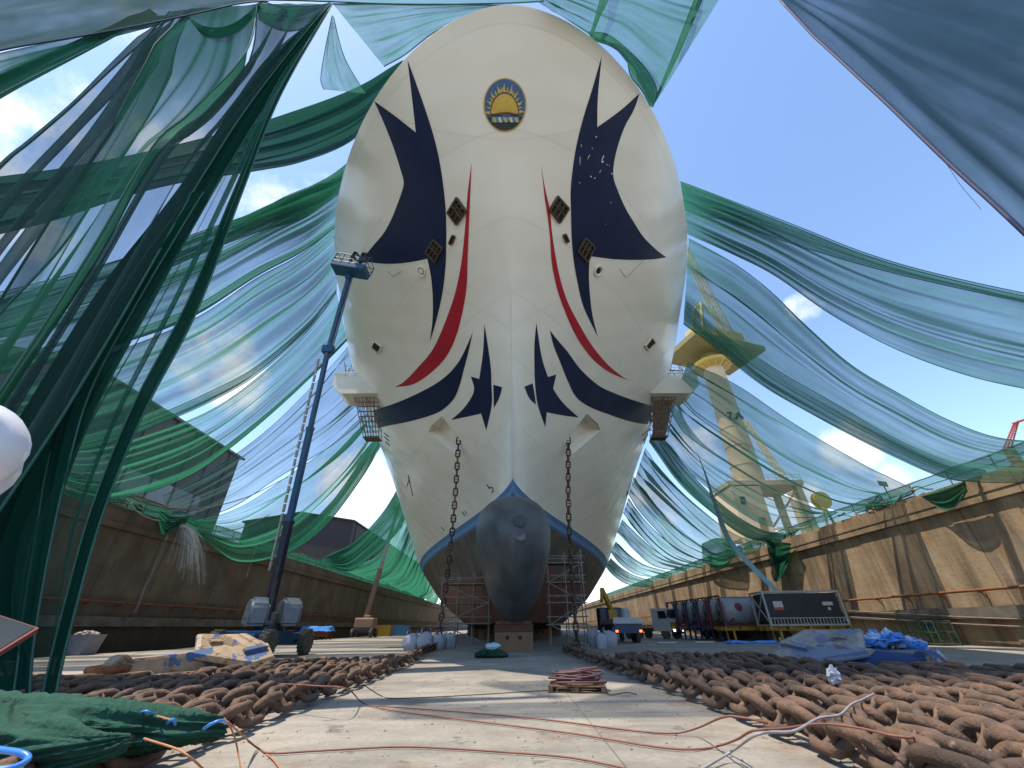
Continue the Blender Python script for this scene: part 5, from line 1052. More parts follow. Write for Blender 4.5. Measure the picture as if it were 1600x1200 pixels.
def trailer(loc, L_, col, label, rz=0.):
    t = thing('container_trailer', loc, label, 'trailer', 'trailers under the containers', rz); f = MB()
    for y in (-.5, .5): f.beam((-L_/2, y, 1.0), (L_/2, y, 1.0), .16, .3)
    for x in np.linspace(-L_/2+.15, L_/2-.15, 5): f.beam((x, -1.2, 1.06), (x, 1.2, 1.06), .16, .16)
    f.build('frame', col, t, world=False)
    for x in (L_/2-1.0, L_/2-2.2):
        for s in (-1, 1): wheel(t, (x, s*1.0, .48), .48, .3, 'Y')
    for s in (-1, 1): MB().box((-L_/2+1.0, s*.7, .45), (.16, .16, .9)).build('landing_leg', col, t, world=False)
tl = ['tank container with red frame and round dark red badge, nearest of the white row', 'tank container with red frame behind the badged one', 'tank container with blue frame in the middle of the white row', 'tank container with red frame second from the lorry', 'tank container with dark blue frame closest to the lorry']
for i in range(5):
    y = 42.2+2.65*i; x = 21.6-.12*i
    tk = tank((x, y, 1.17), tl[i], (fr_red, fr_red, fr_blue, fr_red, fr_blue)[i])
    trailer((x, y, 0), 6.3, truck_b if i else truck_y, ['trailer with yellow frame under the badged tank', 'dark trailer under the second white tank', 'dark trailer under the middle white tank', 'dark trailer under the fourth white tank', 'dark trailer under the tank nearest the lorry'][i])
    if i == 0: MB().lathe([(0, 0), (.34, 0), (.34, .012), (.2, .02), (0, .02)], (-1.35, -1.09*math.cos(.25), 1.22+1.09*math.sin(.25)), Matrix.Rotation(R(90-14), 3, 'X'), 20).build('badge', fr_red, tk, world=False)
t = thing('reefer_container', (23.9, 38.6, 1.17), 'black container in a grey open frame with railings at the front', 'container', rz=R(-5))
MB().cbox((0, 0, 1.3), (5.7, 2.2, 2.05), .04).build('box', tank_k, t, world=False)
f = MB()
for x in (-3, 3):
    for y in (-1.2, 1.2): f.beam((x, y, 0), (x, y, 2.5), .14)
    for z in (.07, 2.45): f.beam((x, -1.2, z), (x, 1.2, z), .12)
    f.beam((x, -1.2, .1), (x, 1.2, 2.4), .08); f.beam((x, 1.2, .1), (x, -1.2, 2.4), .08)
for y in (-1.2, 1.2):
    for z in (.07, 2.45): f.beam((-3, y, z), (3, y, z), .12)
f.build('frame', pale_steel, t, world=False)
f = MB(); f.beam((-2.9, -1.23, .55), (2.9, -1.23, .55), .06)
for i in range(24): f.beam((-2.9+5.8*i/23, -1.23, .1), (-2.9+5.8*i/23, -1.23, .55), .06)
f.build('front_railing', pale_steel, t, world=False)
pst = M('notice_white', (.5, .48, .45), (.42, .4, .38), scale=6, rough=.6)
MB().box((-1.95, -1.125, 1.45), (.75, .02, .62)).build('notice', pst, t, world=False); MB().box((-1.95, -1.14, 1.22), (.72, .015, .2)).build('notice_band', M('notice_red', (.45, .06, .03), (.4, .05, .03), rough=.6), t, world=False)
MB().box((1.95, -1.125, 1.55), (.8, .02, .26)).build('label_plate', pst, t, world=False); MB().box((1.95, -1.125, 1.18), (.2, .02, .2)).build('label_plate', pst, t, world=False)
trailer((23.9, 38.6, 0), 6.4, truck_y, 'yellow trailer under the black container', R(-5))
fp = PZ(957, 1006, 0); fx, fy = 10.1, 44.5
t = thing('crane_truck', (fx, fy, 0), 'flatbed truck with folded crane seen from behind, tail lamps lit', 'truck', rz=R(90))
MB().cbox((0, 0, 1.35), (6.5, 2.5, .2), .02).build('flatbed', dark_steel, t, world=False); MB().cbox((-3.2, 0, 1.68), (.06, 2.5, .5), .01).build('tailboard', truck_w, t, world=False)
MB().cbox((-3.26, 0, 1.02), (.1, 2.5, .62), .02).build('rear_panel', truck_b, t, world=False)
for s in (-1, 1):
    MB().cbox((0, s*1.25, 1.62), (6.3, .05, .4), .01).build('side_board', truck_w, t, world=False); MB().cbox((-3.33, s*1.05, .88), (.05, .22, .16), .01).build('tail_lamp', lamp_r, t, world=False)
    for x in (-2.1, -.9, 4.0): wheel(t, (x, s*1.0, .5), .5, .34, 'Y')
MB().cbox((4.2, 0, 1.9), (1.9, 2.4, 2.1), .15).build('cab', truck_b, t, world=False)
a_ = MB(); a_.cbox((2.7, 0, 2.0), (.7, .9, 1.4), .06); a_.beam((2.7, 0, 2.6), (2.2, .9, 4.6), .35, .4); a_.beam((2.2, .9, 4.6), (.4, 1.4, 3.4), .28, .32); a_.build('crane_arm', truck_y, t, world=False)
MB().lathe([(0, 0), (.4, .02), (.44, .6), (.4, 1.1), (.2, 1.25), (0, 1.27)], (-1.2, -.4, 1.46), None, 18).build('drum', M('pale_drum', (.4, .45, .5), (.34, .4, .46), rough=.5), t, world=False, auto=40)

# ------------------------------------------------------------------ small things about the floor
hp_ = PZ(1411, 1016, 0)
bsheet = [M('heap_blue', (.05, .2, .6), (.10, .32, .72), scale=5, rough=.4), M('heap_pale', (.35, .52, .75), (.5, .6, .75), scale=5, rough=.4)]
t = thing('sheet_heap', (hp_.x, hp_.y+1, 0), 'heap of crumpled bright blue plastic sheeting by the right dock wall', 'plastic heap')
for i in range(30):
    u = rng.uniform(-1, 1); z = rng.uniform(0, 1)*(1-abs(u)); MB().ell((u*1.75, rng.uniform(-.6, .6)*(1-z*.6), .16+z*.8), (rng.uniform(.3, .5), rng.uniform(.3, .45), rng.uniform(.18, .32)), 12, 8, None, 1.1, i).build('plastic_sheet', bsheet[0 if rng.random() < .72 else 1], t, False, world=False)
plast, pt_, pb_ = new_mat('clear_plastic'); pb_.inputs['Base Color'].default_value = (.75, .8, .85, 1); pb_.inputs['Roughness'].default_value = .12; pb_.inputs['Transmission Weight'].default_value = .75
for i, x in enumerate((1463, 1479)):
    p = PZ(x, 1046, 0)
    t = thing('plastic_bottle', (p.x, p.y, 0), ('left' if i == 0 else 'right')+' one of two clear plastic bottles behind the right anchor shank', 'bottle', 'clear plastic bottles')
    MB().lathe([(0, 0), (.10, .005), (.11, .04), (.105, .2), (.11, .36), (.06, .47), (.035, .5), (.035, .54), (0, .545)], (0, 0, 0), None, 18).build('bottle', plast, t, world=False, auto=40); MB().lathe([(0, .535), (.045, .535), (.045, .58), (0, .58)], (0, 0, 0), None, 14).build('cap', blue_pl, t, world=False)
p = PZ(1222, 1036, 0); t = thing('paint_can', (p.x, p.y, 0), 'small blue can standing left of the right anchor', 'can')
MB().lathe([(0, 0), (.13, 0), (.135, .02), (.13, .04), (.13, .36), (.135, .38), (.12, .39), (0, .385)], (0, 0, 0), None, 20).build('can', M('can_blue', (.03, .16, .3), (.04, .2, .36), rough=.4), t, world=False, auto=40); MB().tube([(-.12, 0, .36), (-.08, 0, .47), (.08, 0, .47), (.12, 0, .36)], .008, 5).build('handle', pale_steel, t, world=False)
p = PZ(1305, 1062, .45); tag(MB().ell((p.x, p.y, p.z+.05), (.10, .07, .10), 14, 10, None, 1.2, 4).build('paper_scrap', M('paper_white', (.55, .56, .6), (.48, .5, .56), scale=5, rough=.8)), 'crumpled white paper scrap lying on the right chain pile', 'paper')
p = PZ(1245, 1042, 0); tag(MB().ell((p.x, p.y, .1), (.28, .15, .13), 14, 10, None, 1.2, 8).build('paper_scrap', M('scrap_blue_white', (.3, .42, .6), (.5, .55, .62), scale=5, rough=.7)), 'blue and white scrap under the left fluke of the right anchor', 'plastic scrap')
for i, (x, y, lb) in enumerate(((1148, 1006, 'flat blue scrap on the floor before the trailers'), (1190, 1006, 'larger blue sheet on the floor before the black container'), (1100, 1005, 'white plank lying on the floor before the lorry'), (1042, 1006, 'thin white board on the floor right of the flatbed truck'))):
    p = PZ(x, y, 0)
    o = MB().ell((p.x, p.y, .07), (.9+.5*(i == 1), .3, .14), 16, 8, None, 1.0, i).build('plastic_scrap', bsheet[0]) if i < 2 else MB().cbox((p.x, p.y, .08), (1.8, .3, .12), .02, Matrix.Rotation(.1*i, 3, 'Z')).build('board', pst)
    tag(o, lb, 'scrap' if i < 2 else 'board')
wp = PX(112, 1003, -25)
wp = PZ(110, 1006, 0); k_ = min(1, 27.5/abs(wp.x)); wp = CP.lerp(wp, k_); cz = max(0, 0)
t = thing('rubble_tub', (-26.5, 29.0, 0), 'grey tub heaped with pale stones by the left dock wall', 'tub')
MB().lathe([(0, 0), (.75, 0), (.8, .1), (.95, 1.0), (1.0, 1.05), (.9, 1.0), (.72, .2), (0, .2)], (0, 0, 0), Matrix.Rotation(R(45), 3, 'Z'), 4).build('tub', M('tub_grey', (.17, .17, .2), (.22, .21, .25), scale=4, rough=.7), t, world=False)
for i in range(16): MB().ell((rng.uniform(-.5, .5), rng.uniform(-.5, .5), 1.0+rng.uniform(0, .15)), (.2, .17, .14), 8, 6, None, .8, i).build('stone', M('tub_stone', (.38, .36, .29), (.3, .29, .24), scale=6, rough=.9), t, world=False)
t = thing('covered_rack', (-26.2, 62, 0), 'rack of gear under a bright blue tarpaulin between the boom lifts', 'rack')
f = MB(); [f.beam((x, y, 0), (x, y, 1.3), .1) for x in (-1.7, -.6, .6, 1.7) for y in (-.8, .8)]; f.beam((-1.8, -.8, .5), (1.8, -.8, .5), .1); f.box((0, 0, .65), (3.0, 1.2, .5)); f.build('frame', rust, t, world=False)
MB().grid([[(x, y, 1.55+.12*noise.noise(Vector((x*2, y*2, 1)))-(.55 if abs(y) > .8 or abs(x) > 1.95 else .1*abs(y))) for y in np.linspace(-1.1, 1.1, 14)] for x in np.linspace(-2.2, 2.2, 26)]).build('tarpaulin', bsheet[0], t, world=False)
for x, y, w, m_, lb in ((-24.5, 88, 3.0, truck_y, 'yellow skip far back along the left dock wall'), (-22.6, 92, 4.0, M('skip_blue', (.04, .16, .34), (.05, .2, .4), rough=.5), 'blue skip far back beside the yellow one')):
    t = thing('skip', (x, y, 0), lb, 'skip', 'skips by the left wall')
    pr = [(-w*.4, 0), (w*.4, 0), (w*.5, 1.7), (w*.46, 1.7), (w*.37, .12), (-w*.37, .12), (-w*.46, 1.7), (-w*.5, 1.7)]; T_ = Matrix(((1, 0, 0, 0), (0, 0, 1, 0), (0, 1, 0, 0), (0, 0, 0, 1)))
    MB().prism(pr, -.9, .9, T_).build('body', m_, t, world=False)
    for s in (-1, 1): MB().prism([(-w*.42, 0), (w*.42, 0), (w*.5, 1.75), (-w*.5, 1.75)], s*.95-.05, s*.95+.05, T_).build('side', m_, t, world=False)
# signs on the right wall
sign_b = M('sign_blue', (.015, .05, .22), (.02, .06, .25), scale=3, rough=.5)
def text_mesh(body, size, m, name, parent, M4, ext=.006):
    cu = bpy.data.curves.new('t', 'FONT'); cu.body = body; cu.size = size; cu.extrude = ext; cu.align_x = 'CENTER'; cu.align_y = 'CENTER'
    o = bpy.data.objects.new('t', cu); COL.objects.link(o); bpy.context.view_layer.update()
    me = bpy.data.meshes.new_from_object(o.evaluated_get(bpy.context.evaluated_depsgraph_get())); bpy.data.objects.remove(o); me.transform(M4); me.materials.clear(); me.materials.append(m); me.name = name
    q = bpy.data.objects.new(name, me); COL.objects.link(q); q.parent = parent; return q
for x, y, tx, lb in ((1446, 971, '51', 'blue number sign on the right dock wall above the blue heap'), (1321, 977, '50', 'blue sign on the right dock wall just past the black container')):
    p = PX(x, y, WX-.06); p.x = WX-.03
    t = thing('wall_sign', (p.x, p.y, p.z-.35), lb, 'sign', 'blue signs on the right wall'); MB().cbox((-.02, 0, .35), (.05, .62, .7), .01).build('plate', sign_b, t, world=False)
    text_mesh(tx, .42, pst, 'number', t, Matrix.Translation((-.05, 0, .35)) @ Matrix.Rotation(R(-90), 4, 'Z') @ Matrix.Rotation(R(90), 4, 'X'))
# bent orange hose on the wall foot, leaning ladder of the green cage
t = thing('gas_cage', (28.4, 32.5, 0), 'dark green steel cage at the foot of the right wall behind the blue heap', 'cage'); f = MB()
for x in (-.6, .6):
    for y in np.linspace(-1.6, 1.6, 7): f.tube([(x, y, 0), (x, y, 1.4)], .03, 5)
    for z in (.1, .75, 1.4): f.tube([(x, -1.6, z), (x, 1.6, z)], .03, 5)
f.build('bars', M('cage_green', (.02, .07, .03), (.03, .09, .04), rough=.6), t, world=False); MB().box((0, 0, .08), (1.2, 3.2, .08)).build('floor_plate', dark_steel, t, world=False)
for z0, z1, lb in ((2.5, .8, 'upper grey pipe slanting down the right dock wall'), (2.0, .5, 'lower grey pipe slanting down the right dock wall')):
    tag(MB().tube([(WX-.5, y, z0+(z1-z0)*u+.05*math.sin(u*9)) for u, y in zip(np.linspace(0, 1, 30), np.linspace(46, 15, 30))], .05, 7).build('slanting_pipe', M('pipe_grey', (.2, .15, .11), (.14, .1, .08), rough=.7), None, True), lb, 'pipe', 'pipes on the right wall')
# ------------------------------------------------------------------ along the quay edges
rail_m = M('quay_rail', (.05, .05, .045), (.09, .06, .04), scale=4, rough=.7)
for s in (-1, 1):
    t = thing('quay_railing', (s*(WX+.25), 60, HT+.26), 'low steel railing along the top of the %s dock wall' % ('left' if s < 0 else 'right'), 'railing')
    for y in np.arange(-42, 90, 3.): MB().tube([(0, y, 0), (0, y, 1.05)], .035, 6).build('post', rail_m, t, world=False)
    r_ = MB()
    for z in (.55, 1.05): r_.tube([(0, y, z-.06*abs(math.sin(y))) for y in np.arange(-42, 90, 1.)], .03, 5)
    r_.build('rail', rail_m, t, world=False)
    g_ = [[(.0+.08*noise.noise(Vector((y*.7, z, s*3))), y, z+.1*noise.noise(Vector((y*.4, 1, s)))) for z in np.linspace(-.1, 1.1, 9)] for y in np.arange(-40, 88, .5)]
    o = MB().grid(g_).build('fence_net', NG, t, True, world=False); o.data.uv_layers.new(name='UVMap')
def clutter(label, s, y0, y1, seed, cols, n=70):
    r_ = np.random.default_rng(seed); t = thing('hose_clutter', (s*(WX+.15), (y0+y1)/2, HT+.26), label, 'hoses', 'tangled hoses on the quay edge')
    for c_ in range(len(cols)):
        for k in range(n//len(cols)//7):
            p = np.array([r_.uniform(-.5, .1)*s*-1*.6, r_.uniform(y0, y1)-(y0+y1)/2, r_.uniform(.0, .5)]); P = [p]
            for i in range(7): p = p+np.array([r_.uniform(-.25, .25), r_.uniform(-.9, .9), r_.uniform(-.3, .3)]); p[2] = np.clip(p[2], .02, .9); p[0] = np.clip(p[0], -.5, .6); P.append(p)
            MB().tube(spline(P, 5), r_.uniform(.03, .055), 6).build('hose', cols[c_], t, True, world=False)
cl = [M('clutter_brown', (.22, .13, .08), (.14, .09, .06), scale=5, rough=.8), M('clutter_pale', (.45, .36, .28), (.36, .28, .2), scale=5, rough=.8), hose_k]
clutter('tangle of pale hoses on the right quay edge beside the green bundle', 1, 30, 36, 3, cl, 150)
clutter('tangle of dark and red hoses on the right quay edge below the third swag', 1, 45, 52, 4, [hose_k, fr_red, cl[1]], 110)
clutter('tangle of pale rope on the right quay edge farther along', 1, 56, 64, 5, cl, 150)
clutter('mess of lines on the left quay edge by the dripping net corner', -1, 26, 33, 6, [hose_k, cl[0]], 90)
for lb, P, r, m_ in (('red hose looping along the top of the left dock wall', [(200,775),(235,788),(280,795),(330,792),(390,775),(450,745)], .05, hose_r), ('pale hose looping on the left dock wall below the red one', [(198,780),(215,800),(240,812),(270,815),(300,822)], .04, hose_g), ('second red hose sagging under the sixth left swag', [(270,808),(300,825),(340,830),(380,824),(420,805)], .045, hose_r)):
    tag(MB().tube(resample(spline([tuple(PX(x, y, -29.2)) for x, y in P], 8), 50), r, 7).build('wall_hose', m_, None, True), lb, 'hose', 'hoses on the left quay edge')
net('green net bundled over the right quay edge near the pale hoses', [(1440,776),(1465,768),(1490,760),(1508,752)], [(1452,784),(1475,796),(1496,793),(1512,768)], ('X', 29.3, 29.2), ND, 5, .15, nu=26, seed=71, group='net ends hanging on the right wall', hem=.03)
net('dark tail of net hanging down the right wall by the pale blue hose', [(1196,842),(1210,846),(1226,848),(1236,850)], [(1206,892),(1214,908),(1224,904),(1232,880)], ('X', 29.3, 29.2), ND, 5, .2, nu=26, seed=72, group='net ends hanging on the right wall', hem=.03)
net('dripping corner of net hanging over the left dock wall', [(250,798),(262,806),(280,808),(296,806)], [(248,815),(256,838),(264,832),(290,818)], ('X', -29.2, -29.2), ND, 5, .15, nu=26, seed=73, group='net ends hanging on the left wall', hem=.03)
net('green net piled at the foot of the fifth right swag', [(1096,850),(1112,842),(1130,842),(1150,850)], [(1098,878),(1115,886),(1135,884),(1150,868)], ('X', 29.0, 29.0), NG, 6, .25, nu=26, seed=74, group='net ends hanging on the right wall', hem=.03)
lay = M('layflat_blue', (.16, .32, .38), (.2, .38, .44), scale=3, rough=.6)
lp = spline([tuple(PX(x, y, X)) for x, y, X in ((1052,596,18.3),(1062,640,18.8),(1078,680,19.5),(1100,735,20.5),(1118,790,21.5),(1140,845,22.8),(1175,885,24.2),(1212,922,25.2))], 10)
mb = MB(); ww = np.linspace(.2, .34, len(lp)); g_ = []
for i, p in enumerate(lp): a = i*.05; g_.append([(p[0]+ww[i]*math.cos(a)*k, p[1]+ww[i]*math.sin(a)*k*.7, p[2]+.04*(1-abs(k))) for k in np.linspace(-1, 1, 7)]+[(p[0]+ww[i]*math.cos(a)*k, p[1]+ww[i]*math.sin(a)*k*.7, p[2]-.04*(1-abs(k))-.01) for k in np.linspace(1, -1, 7)])
tag(mb.grid(g_).build('layflat_hose', lay, None, True), 'pale blue flat hose dangling from the right side wing over the dock wall', 'hose')
# water thrown from the left quay
wat, t_, b_ = new_mat('water_spray'); t_.nodes.remove(b_); a_ = nd(t_, 'ShaderNodeBsdfTransparent'); d_ = nd(t_, 'ShaderNodeBsdfTranslucent', i_Color=(.8, .85, .9, 1)); d2 = nd(t_, 'ShaderNodeBsdfDiffuse', i_Color=(.8, .85, .9, 1)); m1 = nd(t_, 'ShaderNodeMixShader', i_0=.5); m2 = nd(t_, 'ShaderNodeMixShader', i_0=.03)
t_.links.new(d_.outputs[0], m1.inputs[1]); t_.links.new(d2.outputs[0], m1.inputs[2]); t_.links.new(a_.outputs[0], m2.inputs[1]); t_.links.new(m1.outputs[0], m2.inputs[2]); t_.links.new(m2.outputs[0], t_.nodes['Material Output'].inputs[0])
o0 = PX(280, 822, -29.0); sp = MB()
for i in range(190):
    vx, vy, vz = rng.uniform(.3, 2.2), rng.uniform(-.3, 4.2), rng.uniform(-.5, 1.6); T_ = rng.uniform(.5, .95)
    sp.tube([(o0.x+vx*u, o0.y+vy*u, o0.z+vz*u-4.9*u*u) for u in np.linspace(0, T_, 12)], list(np.linspace(.015, .06, 12)), 4)
tag(sp.build('water_spray', wat, None, True), 'fan of water spraying off the left quay edge', 'water spray', kind='stuff')
for x, y0, y1, lb in ((402, 848, 905, 'thin fall of water below the sixth left swag'), (262, 836, 960, 'thin drip of water from the hanging net corner')):
    a, b = PX(x, y0, -29.2), PX(x-3, y1, -29.2); sp = MB()
    for i in range(8): sp.tube([(a.x+rng.uniform(-.1, .1), a.y+rng.uniform(-.15, .15), z) for z in np.linspace(a.z, b.z, 8)], list(np.linspace(.02, .05, 8)), 4)
    tag(sp.build('water_fall', wat, None, True), lb, 'water', 'water running off the left quay', 'stuff')
# ------------------------------------------------------------------ sheds and cranes beyond the quays
shed_m = M('shed_cladding', (.055, .055, .05), (.075, .07, .06), scale=.3, rough=.8, stretch=(6, 6, .3)); shed_r = M('shed_roof', (.07, .075, .075), (.09, .09, .085), scale=.3, rough=.7); shed_d = M('shed_dark', (.022, .018, .02), (.032, .026, .026), scale=.4, rough=.8, stretch=(6, 6, .3))
def shed(label, x0, x1, y0, y1, h, rise, wall, strips):
    t = thing('shed', ((x0+x1)/2, (y0+y1)/2, HT), label, 'building'); xm = (x0+x1)/2
    b = MB(); P = [(x0, HT), (x1, HT), (x1, h), (xm, h+rise), (x0, h)]; T_ = Matrix(((1, 0, 0, 0), (0, 0, 1, 0), (0, 1, 0, 0), (0, 0, 0, 1)))
    b.prism(P, y0, y1, T_).build('wall', wall, t)
    r_ = MB(); r_.prism([(x1+.6, h-.25), (x1+.6, h+.15), (xm, h+rise+.4), (x0-.6, h+.15), (x0-.6, h-.25), (xm, h+rise+.05)], y0-.8, y1+.8, T_); r_.build('roof', shed_r if wall is shed_m else wall, t)
    for z0, z1, ya, yb, m_ in strips: MB().box((x1+.06, (ya+yb)/2, (z0+z1)/2), (.1, yb-ya, z1-z0)).build('wall_strip', m_, t)
    for y in np.linspace(y0+3, y1-3, 7): MB().box((x1+.12, y, (HT+h)/2), (.2, .3, h-HT-.6)).build('column', wall, t)
e1_, e2_ = PX(100, 562, -55), PX(378, 708, -55)
shed('huge grey shed behind the nets on the left quay', -110, -55, e1_.y+2, e2_.y, (e1_.z+e2_.z)/2, 5, shed_m, [(HT+9, HT+12, e1_.y+6, e2_.y-6, M('shed_window', (.12, .13, .13), (.16, .17, .16), scale=2, rough=.3))])
e3_ = PX(560, 816, -50); h3 = e3_.z
shed('dark brown shed farther along the left quay under the white cloud', -84, -50, e3_.y-4, e3_.y+120, h3-.5, 2.5, shed_d, [(HT+3.2, HT+4.2, e3_.y-3, e3_.y+110, M('shed_beam', (.16, .085, .05), (.12, .07, .045), rough=.7))])
# the tower crane
crm = M('crane_buff', (.58, .44, .26), (.52, .40, .25), scale=.6, rough=.6, bump=.05); cry = M('crane_yellow', (.5, .36, .06), (.44, .32, .06), scale=.8, rough=.55); crd = M('crane_shade_green', (.16, .15, .05), (.2, .17, .06), scale=.8, rough=.7)
CXp = 49.; c0 = PX(1163, 745, CXp); c1 = PX(1118, 574, CXp); CY = (c0.y+c1.y)/2
k_ = CY; P0, P1 = PY(1163, 745, k_), PY(1118, 574, k_); CXc = (P0.x+P1.x)/2
t = thing('tower_crane', (CXc, CY, HT), 'tall buff and yellow tower crane on the right quay behind the nets', 'crane')
zt = P1.z; zb = P0.z
MB().lathe([(2.9, zb-HT-2), (2.25, zt-HT)], (0, 0, 0), None, 32).build('column', crm, t, world=False, auto=40)
for z in np.linspace(zb-HT+2, zt-HT-4, 6): MB().lathe([(2.9-.65*(z-zb+HT)/(zt-zb)+.03, z), (2.93-.65*(z-zb+HT)/(zt-zb)+.03, z+.12)], (0, 0, 0), None, 32).build('weld_band', crm, t, world=False)
rg = MB().lathe([(2.3, zt-HT-.8), (3.2, zt-HT-.2), (4.3, zt-HT), (4.4, zt-HT+.8), (2.6, zt-HT+1.0)], (0, 0, 0), None, 28).build('slewing_ring', cry, t, world=False, auto=40)
for i in range(14): a = 2*math.pi*i/14; MB().beam((2.4*math.cos(a), 2.4*math.sin(a), zt-HT-.9), (4.3*math.cos(a), 4.3*math.sin(a), zt-HT+.0), .12, .3).build('bracket', crm, rg, world=False)
text_mesh('7.A', 2.4, black, 'number', t, Matrix.Translation((-.3, -2.95, (zb*.53+zt*.47)-HT-.2)) @ Matrix.Rotation(R(90), 4, 'X') , .25)
pz = zt-HT+3.6; Rz = Matrix.Rotation(R(18), 4, 'Z')
MB().cbox((1.5, 0, pz+.6), (21, 12, 1.4), .1).tf(Rz).build('slewing_deck', crd, t, world=False)
MB().cbox((5.2, 0, pz+3.8), (8.5, 7.5, 5.2), .2).tf(Rz).build('machinery_house', cry, t, world=False)
MB().cbox((9.6, 0, pz+2.0), (2.4, 8.4, 3.0), .2).tf(Rz).build('counterweight', crm, t, world=False)
MB().cbox((-6, -3.2, pz+2.4), (3, 2.6, 2.6), .15).tf(Rz).build('cab', cry, t, world=False)
rl = MB()
for x in np.linspace(-7, 10, 12): [rl.tube([(x, y, pz+1.2), (x, y, pz+2.5)], .06, 5) for y in (-4.4, 4.4)]
for z in (1.9, 2.5): [rl.tube([(-7, y, pz+z), (10, y, pz+z)], .06, 5) for y in (-4.4, 4.4)]
rl.tf(Rz).build('deck_railing', cry, t, world=False)
af = MB()
for y in (-2.5, 2.5): af.beam((-3, y, pz+1), (2, y*.5, pz+17), .6); af.beam((8, y, pz+5), (2, y*.5, pz+17), .45)
af.beam((2, -1.3, pz+17), (2, 1.3, pz+17), .6); af.tf(Rz).build('a_frame', cry, t, world=False)
j0, j1 = Vector((3.5, -4.6, pz+3)), PY(1078, 405, CY-6)-Vector((CXc, CY, HT)); j1 = j0+(j1-j0)*2.6; jb = MB(); d = (j1-j0).normalized(); sd = d.cross(Vector((0, 0, 1))).normalized(); up_ = sd.cross(d)
crn = [sd*a+up_*b for a in (-.9, .9) for b in (-.9, .9)]
for c in crn: jb.beam(j0+c, j1+c*.4, .28)
for i in range(20):
    a, b = j0.lerp(j1, i/20), j0.lerp(j1, (i+1)/20); ka, kb = 1-.6*i/20, 1-.6*(i+1)/20
    for p, q in ((0, 1), (1, 3), (3, 2), (2, 0)): jb.beam(a+crn[p]*ka, b+crn[q]*kb, .14)
jb.build('jib', crm, t, world=False)
MB().lathe([(1.9, zt-HT+.6), (1.9, pz+.1)], (0, 0, 0), None, 24).build('slewing_post', crd, t, world=False, auto=40)
# portal: deck, cabin and legs
pd = zb-HT-2
MB().cbox((1, 1, pd-.3), (15, 9, 1.0), .1).build('portal_deck', crm, t, world=False)
rl = MB()
for x in np.linspace(-6.3, 8.3, 10): rl.tube([(x, -3.4, pd+.2), (x, -3.4, pd+1.3)], .05, 5)
for z in (.75, 1.3): rl.tube([(-6.3, -3.4, pd+z), (8.3, -3.4, pd+z)], .05, 5)
rl.build('portal_railing', crm, t, world=False)
cbn = MB().cbox((-3.3, 0, pd-5.8), (6, 7, 9.6), .15).build('portal_house', crm, t, world=False); MB().cbox((-4.6, -3.52, pd-3.8), (1.0, .1, 1.5), .02).build('window', glass, cbn, world=False); MB().cbox((-2.2, -3.54, pd-8.2), (1.4, .1, 2.4), .02).build('door', crd, cbn, world=False)
for x in (-5.5, 7.5):
    for y in (-2.5, 4.5): MB().beam((x, y, pd-.8), (x*1.06, y*1.1, 0), 1.1, 1.1).build('portal_leg', crm, t, world=False)
ps = MB()
for z in (pd-9, pd-14): ps.beam((-.3, -2.6, z), (7.7, -2.6, z), .4); 
ps.beam((-.3, -2.6, pd-9), (7.7, -2.6, pd-1), .3); ps.beam((-.3, -2.6, pd-14), (7.7, -2.6, pd-9), .3); ps.build('portal_brace', crm, t, world=False)
def lattice_jib(label, pts, X, w, m_, name='distant_crane', cat='crane'):
    q = [PX(x, y, X) for x, y in pts]; b0 = Vector((q[0].x, q[0].y, HT)); t = thing(name, b0, label, cat, 'small cranes beyond the right quay')
    MB().beam((0, 0, 0), q[0]-b0, w*1.6, w*1.6).build('tower', m_, t, world=False)
    for i in range(len(q)-1):
        j = MB(); a, b = q[i]-b0, q[i+1]-b0; n = 12; d = (b-a).normalized(); s = d.cross(Vector((0, 1, 0))).normalized()*w*.5; u = Vector((0, w*.5, 0))
        for o in (s+u, s-u, -s+u, -s-u): j.beam(a+o, b+o*.5, w*.22)
        for k in range(n): j.beam(a.lerp(b, k/n)+s, a.lerp(b, (k+1)/n)-s, w*.14); j.beam(a.lerp(b, k/n)-s+u, a.lerp(b, (k+1)/n)+s+u, w*.14)
        j.build('jib', m_, t, world=False)
lattice_jib('thin buff crane jib leaning right of the tower crane column', [(1240, 770), (1164, 657)], 70, 1.3, crm)
lattice_jib('red crane jib far off at the right edge above the nets', [(1574, 700), (1588, 660), (1606, 654)], 150, 1.2, M('crane_red', (.5, .10, .06), (.42, .08, .05), rough=.5))
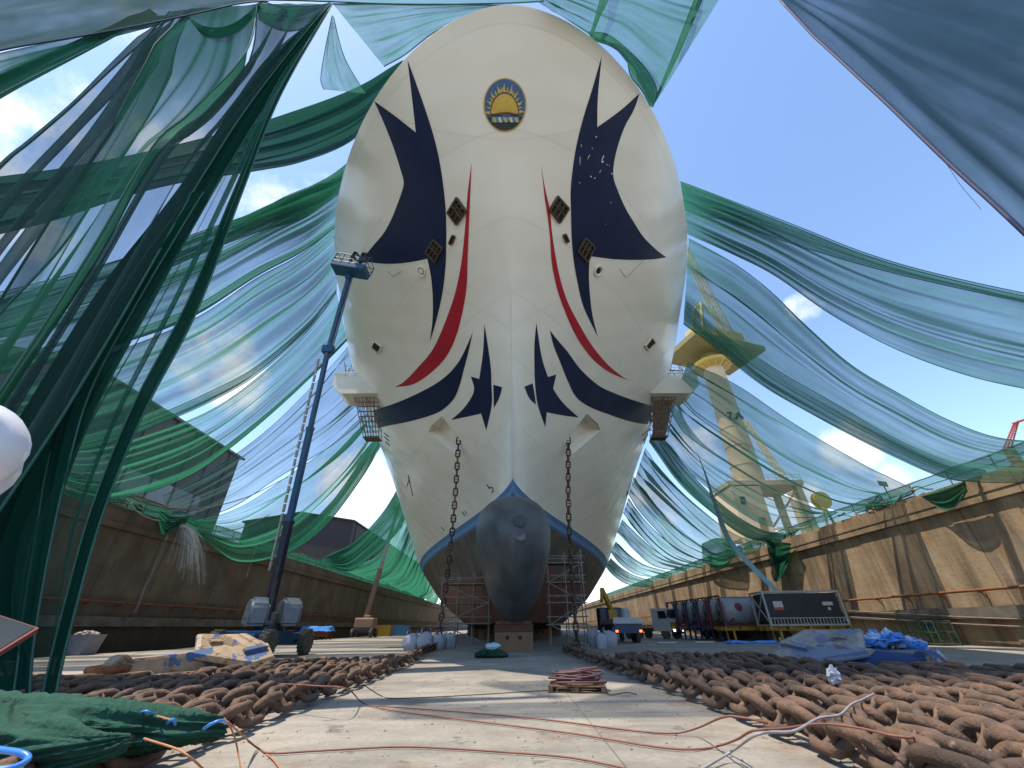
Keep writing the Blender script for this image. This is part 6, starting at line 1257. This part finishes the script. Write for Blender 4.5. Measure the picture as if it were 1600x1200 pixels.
q = PX(1283, 782, 52); t = thing('cable_reel', (q.x, q.y, HT), 'big round yellow cable reel on the right quay behind the nets', 'reel')
MB().lathe([(.75, -.5), (1.4, -.5), (1.45, -.35), (.9, -.3), (.9, .3), (1.45, .35), (1.4, .5), (.75, .5)], (0, 0, q.z-HT), Matrix.Rotation(R(90), 3, 'X') @ Matrix.Rotation(R(0), 3, 'Z'), 28).build('drum', cry, t, world=False, auto=40)
f = MB(); [f.beam((x, 0, 0), (0, 0, q.z-HT), .3) for x in (-1.6, 1.6)]; f.build('stand', crm, t, world=False)
q = PX(1383, 763, 36); t = thing('sign_post', (q.x, q.y, HT), 'small green board on a pole on the right quay', 'sign'); MB().tube([(0, 0, 0), (0, 0, q.z-HT+.4)], .05, 6).build('pole', rail_m, t, world=False); MB().cbox((0, 0, q.z-HT+.45), (1.3, .08, .5), .02, Matrix.Rotation(R(20), 3, 'Z')).build('board', M('board_green', (.05, .16, .10), (.06, .2, .12), rough=.6), t, world=False)
# loose cords against the sky
for lb, P in (('thin cord dangling below the top right net', [(1452,222),(1480,258),(1500,288),(1520,312),(1533,327)]),):
    tag(MB().tube(resample(spline([tuple(PY(x, y, 9.0)) for x, y in P], 6), 24), .008, 5).build('cord', hose_k, None), lb, 'cord')

# grit, flakes of rust and bits of concrete scattered over the floor
gm = MB(); rr_ = np.random.default_rng(21)
for i in range(1400):
    y = 4.6+rr_.exponential(7); x = rr_.uniform(-1, 1)*(3+y*.9); s_ = rr_.uniform(.004, .018)*(1+.04*y)
    a = rr_.uniform(0, 6.28); gm.add([(x+s_*math.cos(a+k*1.57)*rr_.uniform(.6, 1.4), y+s_*math.sin(a+k*1.57)*rr_.uniform(.6, 1.4), .004) for k in range(4)]+[(x, y, .004+s_*.8)], [(0, 1, 4), (1, 2, 4), (2, 3, 4), (3, 0, 4), (3, 2, 1, 0)])
o = gm.build('floor_grit', M('grit', (.16, .09, .06), (.3, .27, .22), scale=.8, rough=.9)); o['kind'] = 'stuff'; o['label'] = 'rust flakes and grit scattered over the dock floor'; o['category'] = 'grit'
